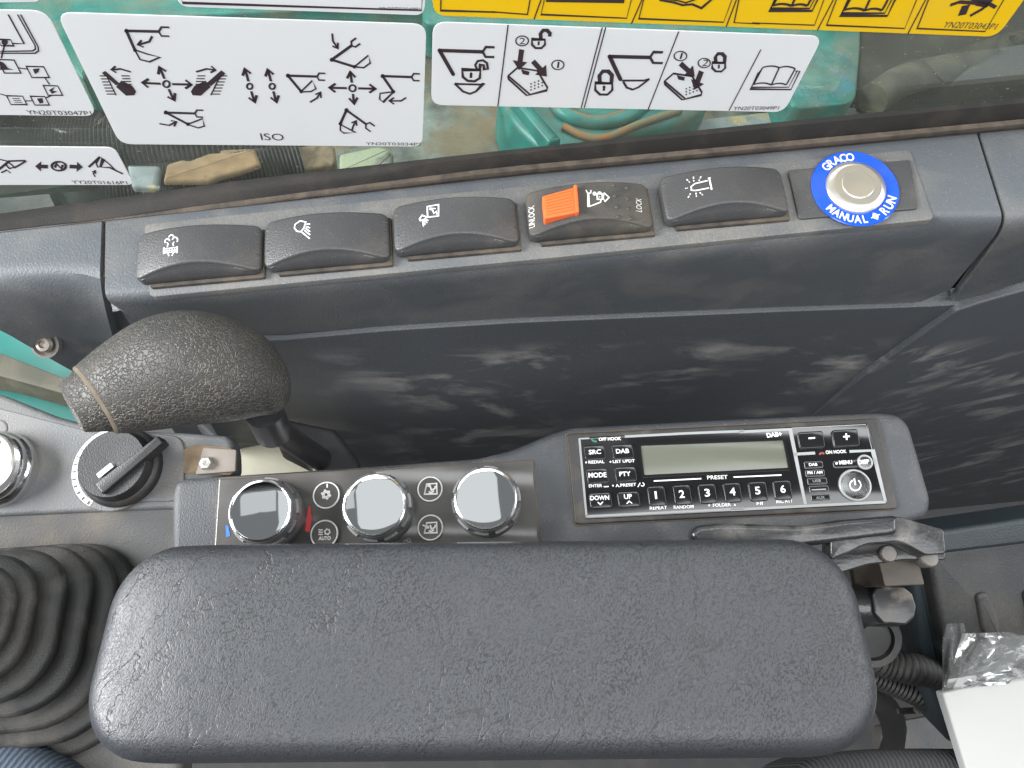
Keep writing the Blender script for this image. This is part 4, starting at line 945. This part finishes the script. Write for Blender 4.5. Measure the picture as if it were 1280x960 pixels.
p.ring((682, 486), 31, .0007, -60, 240, 24); p.line([(675, 448), (682, 486)], .0009); legend('DISP', (700, 366), (764, 362), 22, .03, FP + .0017, CR)
p.build('power_symbol', 'ink_w', rd)
p = Print(T, FP + .0006 + .0002, crop(920, 500, 4.571))
for a in (('DAB', (418, 377), (466, 375), 15, .02), ('FM / AM', (410, 424), (495, 420), 15, .02), ('MENU', (592, 368), (666, 364), 20, .03)): legend(*a, FP + .0008, CR)
p.disc((575, 362), 7, 10); p.build('menu_dot', 'ink_w', rd)
p = Print(T, FP + .0006 + .0002, crop(920, 500, 4.571)); p.text('USB', (440, 470), (486, 467), 15); p.text('AUX', (460, 566), (508, 563), 15); p.line([(432, 514), (515, 509)], .0006); p.build('faint_lettering', 'ink_grey', rd)
p = Print(T, FP + .00015, crop(690, 500, 5.333))
legend('OFF HOOK', (312, 272), (462, 266), 20, .03, FP + .00015, p.mp); legend('REDIAL', (244, 424), (350, 420), 19, .02, FP + .00015, p.mp); p.disc((228, 416), 6, 10); legend('LIST UPDT', (406, 420), (552, 414), 19, .02, FP + .00015, p.mp); p.disc((390, 412), 6, 10)
legend('ENTER', (246, 582), (335, 579), 19, .02, FP + .00015, p.mp); p.line([(345, 578), (378, 576)], .0006); legend('A.PRESET', (424, 580), (562, 572), 19, .02, FP + .00015, p.mp); p.disc((407, 571), 6, 10); p.line([(572, 580), (588, 552)], .0005); p.ring((603, 563), 11, .0005, -90, 150, 10)
legend('REPEAT', (652, 731), (768, 726), 20, .02, FP + .00015, p.mp); legend('RANDOM', (812, 725), (945, 720), 20, .02, FP + .00015, p.mp); legend('FOLDER', (1074, 712), (1194, 706), 20, .02, FP + .00015, p.mp)
p.fill([(1040, 698), (1056, 697), (1048, 711)]); p.fill([(1210, 704), (1227, 703), (1218, 690)]); legend('PRESET', (1036, 529), (1172, 525), 24, .01, FP + .00015, p.mp)
p.line([(678, 540), (995, 524)], .0007); p.line([(1210, 514), (1530, 500)], .0007)
p.mp = crop(920, 500, 4.571)
legend('MIC ATT', (232, 590), (326, 584), 20, .02, FP + .00015, p.mp); p.fill([(118, 582), (118, 600), (134, 590)]); p.line([(140, 582), (140, 599)], .0006); p.line([(150, 581), (150, 598)], .0006)
legend('DAB+', (178, 214), (264, 205), 24, .04, FP + .00015, p.mp); legend('ON HOOK', (514, 308), (632, 302), 18, .02, FP + .00015, p.mp); p.build('symbols', 'ink_w', rd)
p = Print(T, FP + .00012, crop(690, 500, 5.333))
p.line([(485, 244), (900, 222), (1280, 207)], .0014); p.line([(185, 258), (248, 255)], .0009); p.line([(182, 255), (230, 776)], .0012); p.line([(226, 776), (700, 752), (1280, 724)], .0012)
p.mp = crop(920, 500, 4.571); p.line([(20, 182), (310, 168), (396, 596)], .0016); p.line([(330, 310), (452, 303)], .0016); p.line([(648, 294), (782, 288), (854, 580)], .0016); p.line([(-30, 628), (396, 606), (856, 582)], .0014); p.line([(320, 160), (740, 140), (778, 284)], .0004)
p.build('border_line', 'ink_grey', rd)
p = Print(T, FP + .00015, crop(690, 500, 5.333)); p.line([(265, 258), (275, 272), (298, 278)], .0012); p.build('call_symbol', 'green', rd)
p = Print(T, FP + .00015, crop(920, 500, 4.571)); p.line([(476, 312), (484, 304), (498, 303), (504, 309)], .0010); p.build('hang_up_symbol', 'redp', rd)

# ================================================================== FRONT CONSOLE, DIAL, CHROME KNOB
T = FRNT.sub(110, 590); fc = thing('front_console', T, 'light grey front console under the lever grip', 'console')
q = [(-140, 470), (0, 492), (70, 520), (130, 536), (222, 540), (286, 544), (292, 560), (293, 592), (260, 600), (230, 640), (215, 636), (108, 640), (0, 645), (-140, 650)]
obj('top_panel', slab('top_panel', rpoly([T.px(*a) for a in q], .004), -.012, 0, .003, 4), 'front', fc)
obj('raised_pad', slab('raised_pad', rpoly([T.px(*a, .001) for a in [(230, 546), (150, 536), (104, 556), (90, 590), (96, 618), (112, 630), (230, 626)]], .008, 8), -.001, .0012, .0008), 'front', fc)
obj('bracket_pocket', slab('bracket_pocket', rpoly([T.px(*a) for a in [(228, 562), (246, 556), (292, 560), (292, 594), (228, 592)]], .003), -.001, .0009, .0003), 'gap_dusty', fc)
G = [[T.loc(FRNT.px3(u, v) + dz * Z + dy * Y) for u, v in ((-140, 648), (0, 643), (108, 638), (240, 634))] for dz, dy in ((-.003, 0), (-.008, -.004), (-.016, -.012), (-.022, -.022), (-.026, -.03))]
obj('dusty_side', grid_mesh('dusty_side', G, 60), 'front_dusty', fc)
# screw bracket
B = FRNT.sub(268, 578, .001); t = thing('bracket_screw', B, 'dusty steel tab with a star head screw beside the mode dial', 'screw')
obj('tab', slab('tab', rpoly([B.px(*a) for a in [(256, 560), (297, 563), (296, 590), (246, 594)]], .001), .0, .0022, .0004), 'tab', t)
a = B.px(257, 579, .004); o = obj('head', lathe('head', [(.0042, .001), (.0042, .0040), (.0034, .0050), (.0016, .0052), (.0012, .0040), (.0003, .0040)], 6, 20), 'steel', t); o.location = (*a, 0)
# mode dial
K = FRNT.sub(154, 585, .001); t = thing('mode_dial', K, 'black rotary dial with pointer bar and pale scale ring', 'dial')
obj('scale_plate', lathe('scale_plate', [(.0252, -.0005), (.0252, .0006), (.0246, .0012), (.0180, .0012), (.0180, 0)], 64, cx=-.0045, cy=.0), 'front', t)
obj('skirt', lathe('skirt', [(.0232, .0), (.0232, .0030), (.0222, .0050), (.0205, .0060), (.0195, .0120), (.0188, .0128), (.0008, .0122)], 64), 'black', t)
a, b = K.px(124, 612, .0145), K.px(202, 549, .0145); e = nrm(b - a); n_ = np.array([-e[1], e[0]])
obj('pointer_bar', slab('pointer_bar', rpoly([a + n_ * .0040, b + n_ * .0028, b - n_ * .0028, a - n_ * .0040], .0015), .008, .0160, .0012), 'black', t)
p = Print(K, .0137); c0 = K.px(131, 588, .0137); p.line2([c0 - e * .0048, c0 + e * .0048], .0030); p.build('pointer_mark', 'ink_w', t)
p = Print(K, .00132); p.line2([np.array([-.0045, 0]) + .0228 * np.array([math.cos(a), math.sin(a)]) for a in np.radians(np.linspace(105, 242, 40))], .0034); p.build('scale_band', 'ink_w', t)
p = Print(K, .0015)
for k in range(9):
    a = math.radians(150 + k * 11); c0 = np.array([-.0045, 0]); p.line2([c0 + .0222 * np.array([math.cos(a), math.sin(a)]), c0 + .0242 * np.array([math.cos(a), math.sin(a)])], .0005 + .00012 * k)
p.build('scale_marks', 'ink', t)
Q_ = FRNT.sub(117, 615, .0012); p = Print(K, .0016); p.ring((117, 615), 5.5, .0007, n=12); p.disc((117, 615), 2, 8)
p.build('engine_symbol', 'ink_w', t)
# chrome knob at the left edge
K = FRNT.sub(2, 588); t = thing('chrome_knob', K, 'flat chrome capped knob cut by the left edge', 'knob')
obj('body', lathe('body', [(.0222, 0), (.0222, .0060), (.0214, .0075), (.0205, .0085), (.0205, .0120), (.0196, .0135), (.0176, .0140)], 64), 'chrome', t)
obj('cap', lathe('cap', [(.0178, .0130), (.0178, .0146), (.0168, .0154), (.0003, .0154)], 64), 'steel', t).location = (-.0012, .0015, 0)
obj('notch', lathe('notch', [(.0030, .0150), (.0030, .0160), (.0022, .0164), (.0003, .0160)], 20), 'steel_dull', t).location = (.0045, .0125, 0)
p = Print(T, .0003); p.ring((-2, 535), 10, .0009, -80, 100, 14); p.build('dial_symbol', 'ink', fc)

# ================================================================== LEVER
D0 = .325
pairs = [((72, 480), (105, 541)), ((92, 459), (147, 542)), ((130, 428), (192, 538)), ((175, 401), (240, 532)), ((230, 388), (285, 527)), ((285, 397), (322, 521)), ((330, 421), (346, 516)), ((353, 452), (358, 504)), ((361, 474), (361, 490))]
view = R @ np.array([0, 0, 1.0])
def station(a, b, s=1.0, n=28, k=.92, lean=0.0):
    A, B = at_depth(*a, D0), at_depth(*b, D0); c0 = (A + B) / 2; h = (A - B) / 2 * s; l_ = np.linalg.norm(h)
    ax = nrm(at_depth(355, 480, D0) - at_depth(90, 508, D0)); d_ = view * l_ * k - ax * l_ * lean
    return [c0 + h * math.cos(2 * math.pi * i / n) + d_ * math.sin(2 * math.pi * i / n) for i in range(n)]
def lerp_pairs(t):
    i = min(int(t), len(pairs) - 2); s = t - i; P4 = [pairs[max(0, i - 1)], pairs[i], pairs[i + 1], pairs[min(len(pairs) - 1, i + 2)]]
    def cr(q): a, b, c, d_ = [np.array(x, float) for x in q]; return .5 * (2 * b + (c - a) * s + (2 * a - 5 * b + 4 * c - d_) * s * s + (3 * b - a - 3 * c + d_) * s ** 3)
    return tuple(cr([p_[0] for p_ in P4])), tuple(cr([p_[1] for p_ in P4]))
LT = Frame(at_depth(345, 520, D0 + .02), X, Y)
lv = thing('control_lever', LT, 'black pebbled lever grip with a blunt end cap, reaching over the sill', 'lever')
rings = [station(*lerp_pairs(t), lean=max(0, .62 * (1 - (t - 1) / 4))) for t in np.linspace(1, 8, 36)]
obj('grip', rings_mesh('grip', [[LT.loc(p_) for p_ in r] for r in rings], smooth=80), 'grip', lv)
rings = []
for t, s in ((1.06, .90), (.98, .93), (.6, .94), (.3, .96), (.08, .97), (.03, .93), (0.02, .86), (.05, .80), (.05, .05)): rings.append(station(*lerp_pairs(t), s, lean=.62))
obj('end_cap', rings_mesh('end_cap', [[LT.loc(p_) for p_ in r] for r in rings], smooth=35), 'grip', lv)
r1 = station(*lerp_pairs(1.03), 1.004, lean=.62); r2 = station(*lerp_pairs(.97), 1.006, lean=.62); r3 = station(*lerp_pairs(.91), .95, lean=.62)
obj('cap_seam', rings_mesh('cap_seam', [[LT.loc(p_) for p_ in r] for r in (station(*lerp_pairs(1.07), .96, lean=.6), r1, r2, r3)], False, False, 60), 'seam', lv)
obj('neck', tube('neck', [LT.loc(p_) for p_ in (at_depth(325, 500, D0 + .005), at_depth(338, 528, D0 + .02), at_depth(358, 546, D0 + .055), at_depth(400, 574, D0 + .115))], [.0068, .0070, .0066, .007], 16), 'black', lv)
obj('collar', tube('collar', [LT.loc(p_) for p_ in (at_depth(330, 514, D0 + .010), at_depth(342, 540, D0 + .028))], .0088, 20), 'black', lv)
obj('lever_base', slab('lever_base', rpoly([Frame(at_depth(410, 575, .44), X, Y).px(*a) for a in [(345, 520), (420, 535), (450, 575), (450, 640), (400, 640), (385, 575), (345, 555)]], .004), -.02, .0, .004), 'black', None, Frame(at_depth(410, 575, .44), X, Y).mat())
tag(bpy.data.objects['lever_base'], 'black lever base plate in the dark gap behind the climate panel', 'base plate')

# ================================================================== RUBBER BOOT
crest = [(-6, 812, 706), (18, 838, 697), (43, 858, 689), (80, 876, 685), (113, 893, 682.5), (143, 913, 682), (166, 933, 683), (186, 950, 686)]
z0 = CAM[2] - .360; dz = .0125
def boot_ring(i, grow, zoff):
    global crest
    H = horiz(z0 - i * dz); r, b, tp = crest[i]
    x1 = H.px3(r, 770)[0] + grow; y0 = H.px3(50, b)[1] - grow; y1 = H.px3(60, tp)[1] + grow; x0 = H.px3(-190 - 18 * i, 770)[0] - grow
    cx, cy = (x0 + x1) / 2, (y0 + y1) / 2
    return [(cx + q_[0], cy + q_[1], z0 - i * dz + zoff) for q_ in rrect((x1 - x0) / 2, (y1 - y0) / 2, min(.020 + .002 * i, (y1 - y0) * .44), 8)]
BF = horiz(z0 - 8 * dz).sub(60, 800)
rings = [boot_ring(0, -.010, .0030), boot_ring(0, -.004, .0025), boot_ring(0, -.0012, .0012), boot_ring(0, 0, -.001)]
for i in range(8):
    if i: rings += [boot_ring(i, -.0062, .0046), boot_ring(i, -.0018, .0042), boot_ring(i, -.0004, .0022), boot_ring(i, 0, 0)]
    rings += [boot_ring(i, -.0008, -.0025), boot_ring(i, -.0060, -.0042), boot_ring(i, -.0120, -.0058)]
M['rubber'] = mat('boot_rubber', (.012, .012, .012), .5, grain=(1300, .4), dust=(.6, (.15, .136, .115), 30, .45, .75))
t = thing('rubber_boot', BF, 'black folded rubber boot of the control lever left of the armrest', 'boot')
obj('bellows', rings_mesh('bellows', [[BF.loc(q_) for q_ in r] for r in rings], smooth=50), 'rubber', t)
H = horiz(z0 - 7 * dz - .004)
slab_thing('boot_frame', H, [(-160, 663), (60, 667), (190, 668), (208, 684), (216, 740), (230, 1010), (-160, 1010)], -.02, 0, 'boot_frame', 'dusty grey frame plate around the rubber boot', 'frame', .012, .004)

# ================================================================== ARMREST
l_ = ARM.px(127, 850, -.024)[0]; r_ = ARM.px(1084, 860, -.024)[0]; tp = ARM.px(600, 674, -.008)[1]; bt = ARM.px(600, 950, -.024)[1]
hx, hy = (r_ - l_) / 2, (tp - bt) / 2
AF = Frame(ARM.O + ARM.e1 * (l_ + r_) / 2 + ARM.e2 * (tp + bt) / 2, ARM.e1, ARM.e2)
t = thing('armrest', AF, 'long padded black leather armrest with rounded corners', 'armrest')
prof = [(.010, -.052), (.004, -.050), (.001, -.045), (0, -.038), (0, -.022), (.0004, -.0125), (.0016, -.0070), (.0036, -.0034), (.0065, -.0013), (.010, -.0004), (.016, .0), (.026, .0002)]
def droop(x, y, t): return -.007 * max(0, (-x - hx * .62) / (hx * .38)) ** 2 - .004 * max(0, (x - hx * .7) / (hx * .3)) ** 2
am = pillow('cushion', hx, hy, .030, prof, zf=droop, n=10, sub=8, smooth=80)
obj('cushion', am, 'leather', t)
obj('under_plate', slab('under_plate', rpoly([(-hx + .02, -hy + .015), (hx - .01, -hy + .015), (hx - .01, hy - .012), (-hx + .02, hy - .012)], .02), -.058, -.051, .002), 'black', t)

# ================================================================== ARMREST BRACKET
D1 = Frame(at_depth(1050, 668, .345), CONS.e1, CONS.e2)
t = thing('armrest_bracket', D1, 'worn black steel hinge bracket behind the right end of the armrest', 'bracket')
obj('arm_bar', slab('arm_bar', rpoly([D1.px(*a) for a in [(862, 668), (870, 656), (900, 653), (1000, 656), (1060, 648), (1124, 643), (1124, 668), (1060, 676), (980, 685), (880, 690)]], .003), -.008, 0, .003, 4), 'bracket', t)
obj('hinge_plate', slab('hinge_plate', rpoly([D1.px(*a) for a in [(1040, 655), (1075, 647), (1128, 645), (1183, 661), (1186, 692), (1160, 694), (1128, 676), (1085, 680), (1040, 700)]], .002), -.012, -.0015, .001), 'bracket', t)
obj('hinge_plate', slab('hinge_plate', rpoly([D1.px(*a, -.012) for a in [(1035, 690), (1080, 672), (1128, 668), (1184, 684), (1184, 700), (1130, 700), (1085, 706), (1040, 720)]], .002), -.024, -.0125, .001), 'bracket', t)
for u, v in ((1111, 692), (1163, 698)):
    a = D1.px(u, v, -.010); o = obj('bolt', lathe('bolt', [(.0042, -.018), (.0042, -.0105), (.0036, -.0095), (.0003, -.0095)], 12, 20), 'bolt', t); o.location = (*a, 0)
Bk = Frame(at_depth(1110, 715, .375), CONS.e1, nrm(.55 * Z + .84 * Y))
obj('hinge_block', slab('hinge_block', rpoly([np.array(D1.loc(Bk.px3(*a)))[:2] for a in [(1085, 690), (1133, 688), (1136, 732), (1088, 734)]], .001), -.060, -.024, .0006), 'bracket_dusty', t)
a, b = at_depth(1040, 757, .385), at_depth(1118, 757, .385)
P0, P1 = [np.array(D1.loc(q_)) for q_ in (a, b)]
obj('pivot_tube', tube('pivot_tube', [P0, P1], .0107, 32, smooth=30), 'bracket', t)
Ed = Frame(at_depth(1118, 757, .372), CONS.e1, nrm(.35 * Z + .94 * Y))
q = [(1092, 744), (1098, 734), (1112, 732), (1132, 733), (1143, 742), (1147, 758), (1143, 772), (1132, 781), (1104, 779), (1093, 766)]
obj('end_plug', slab('end_plug', rpoly([np.array(D1.loc(Ed.px3(*a_)))[:2] for a_ in q], .001), P1[2] - .012, P1[2] + .013, .0012), 'bracket_half', t)

# ================================================================== GAP ON THE RIGHT: tray, hoses, carton
TR = Frame(at_depth(1215, 720, .46), CONS.e1, nrm(.80 * Y + .60 * Z))
t = thing('storage_tray', TR.sub(1215, 720), 'dark grey storage tray with moulded grooves at the right edge', 'tray'); G = TR.sub(1215, 720)
obj('tray_wall', slab('tray_wall', rpoly([G.px(*a) for a in [(1160, 690), (1400, 655), (1400, 960), (1206, 905), (1176, 780)]], .006), -.05, 0, .004, 4), 'tray', t)
obj('side_wall', slab('side_wall', rpoly([G.px(*a, -.012) for a in [(1134, 692), (1168, 688), (1184, 780), (1214, 905), (1190, 935), (1152, 850)]], .006), -.06, -.012, .005, 4), 'tray_lip', t)
obj('tray_lip', slab('tray_lip', rpoly([G.px(*a, .008) for a in [(1150, 664), (1400, 628), (1400, 664), (1142, 694)]], .003), -.01, .012, .003, 4), 'tray_lip', t)
for pts in ([(1217, 742), (1232, 738), (1246, 772), (1250, 800), (1226, 790)], [(1276, 738), (1292, 734), (1306, 770), (1310, 800), (1286, 790)]):
    obj('groove', slab('groove', rpoly([G.px(*a) for a in pts], .004), -.002, .0025, .0024, 4), 'tray', t)
def hose(pts, D, r, n, label, nm='corrugated_hose'):
    P = [at_depth(u, v, D + d_) for u, v, d_ in pts]; o = obj(nm, tube(nm, [q_ - P[0] for q_ in P], r, 18, rib=(n, r * .09)), 'hose'); o.location = P[0]; return tag(o, label, 'hose')
hose([(1060, 805, .0), (1100, 826, .0), (1140, 836, 0), (1175, 842, .02)], .47, .0095, 18, 'upper corrugated black hose in the gap right of the armrest')
hose([(1085, 842, .02), (1120, 856, .02), (1155, 872, .02), (1185, 890, .03)], .49, .0080, 20, 'lower corrugated black hose in the gap right of the armrest')
hose([(1070, 845, .05), (1105, 880, .05), (1118, 915, .06), (1110, 960, .08)], .52, .0090, 2, 'smooth dark hose running down behind the armrest end', 'dark_hose')
K = Frame(at_depth(1092, 800, .44), CONS.e1, nrm(.5 * Z + .86 * Y)); o = thing('round_connector', K, 'round black connector below the hinge bracket', 'connector')
obj('outer_ring', lathe('outer_ring', [(.0175, -.012), (.0175, 0), (.0165, .0016), (.0125, .0012), (.0118, -.002), (.0004, -.002)], 40), 'black', o)
obj('centre', lathe('centre', [(.0100, -.002), (.0096, .001), (.004, .0014), (.0003, .0012)], 32), 'hose', o)
K = Frame(at_depth(1150, 888, .54), X, Y); o = thing('clamp_bolt', K, 'small steel clamp with a nut below the hoses', 'clamp')
obj('strap', slab('strap', rpoly([K.px(*a) for a in [(1122, 885), (1170, 882), (1172, 891), (1124, 893)]], .001), -.003, 0, .0006), 'black', o)
obj('nut', lathe('nut', [(.0045, 0), (.0045, .004), (.002, .0045), (.0003, .0045)], 6, 20), 'steel_dull', o).location = (*K.px(1148, 887), 0)
slab_thing('seat_base_plate', horiz(.22), [(1105, 905), (1240, 880), (1260, 1000), (1090, 1000)], -.02, 0, 'tray', 'grey seat base plate glimpsed under the hoses', 'plate')
# carton and plastic bag
CB = Frame(at_depth(1235, 890, .40), CONS.e1, nrm(Y + .25 * Z)); G = CB.sub(1235, 890)
t = thing('white_carton', G, 'plain white carton lying at the lower right edge', 'carton')
obj('box', slab('box', rpoly([G.px(*a) for a in [(1178, 866), (1420, 822), (1420, 980), (1212, 975)]], .0015), -.007, 0, .0012), 'carton', t)
t = thing('plastic_bag', G, 'crumpled clear plastic bag sticking up behind the white carton', 'bag')
rng_ = np.random.RandomState(3)
BG = Frame(at_depth(1235, 830, .405), CONS.e1, nrm(Z * .55 + Y * .84))
def bag_sheet(c4, n, amp, seed):
    rs = np.random.RandomState(seed); g = rs.rand(5, 5) - .5; out = []
    for j in range(n + 1):
        row = []
        for i in range(n + 1):
            a, b = i / n, j / n
            top_ = np.array(c4[0]) * (1 - a) + np.array(c4[1]) * a; bo = np.array(c4[3]) * (1 - a) + np.array(c4[2]) * a
            q_ = top_ * (1 - b) + bo * b
            x, y = a * 3.99, b * 3.99; xi, yi = int(x), int(y); fx, fy = x - xi, y - yi
            h = (g[yi, xi] * (1 - fx) + g[yi, xi + 1] * fx) * (1 - fy) + (g[yi + 1, xi] * (1 - fx) + g[yi + 1, xi + 1] * fx) * fy
            row.append(G.loc(BG.px3(*q_, amp * h + .001 * math.sin(17 * a + 9 * b + seed))))
        out.append(row)
    return out
for k, (c4, am_) in enumerate((([(1178, 780), (1205, 779), (1222, 858), (1178, 868)], .006), ([(1203, 792), (1262, 790), (1400, 830), (1180, 866)], .012), ([(1225, 800), (1400, 780), (1400, 840), (1190, 862)], .012))):
    obj('film', grid_mesh('film', bag_sheet(c4, 22, am_, 5 + k), 25), 'film', t)
# fabric
SF = Frame(at_depth(1150, 945, .40), X, Y)
slab_thing('seat_cushion', SF, [(1000, 958), (1040, 940), (1110, 934), (1420, 936), (1420, 1200), (1000, 1200)], -.06, 0, 'dark_fabric', 'charcoal ribbed seat fabric along the bottom edge below the carton', 'seat', .02, .012)
SF = Frame(at_depth(20, 950, .36), X, Y)
slab_thing('seat_bolster', SF, [(-160, 840), (0, 903), (45, 930), (92, 962), (140, 1010), (140, 1200), (-160, 1200)], -.08, 0, 'blue_fabric', 'blue-grey ribbed fabric in the lower left corner below the rubber boot', 'fabric', .02, .012)
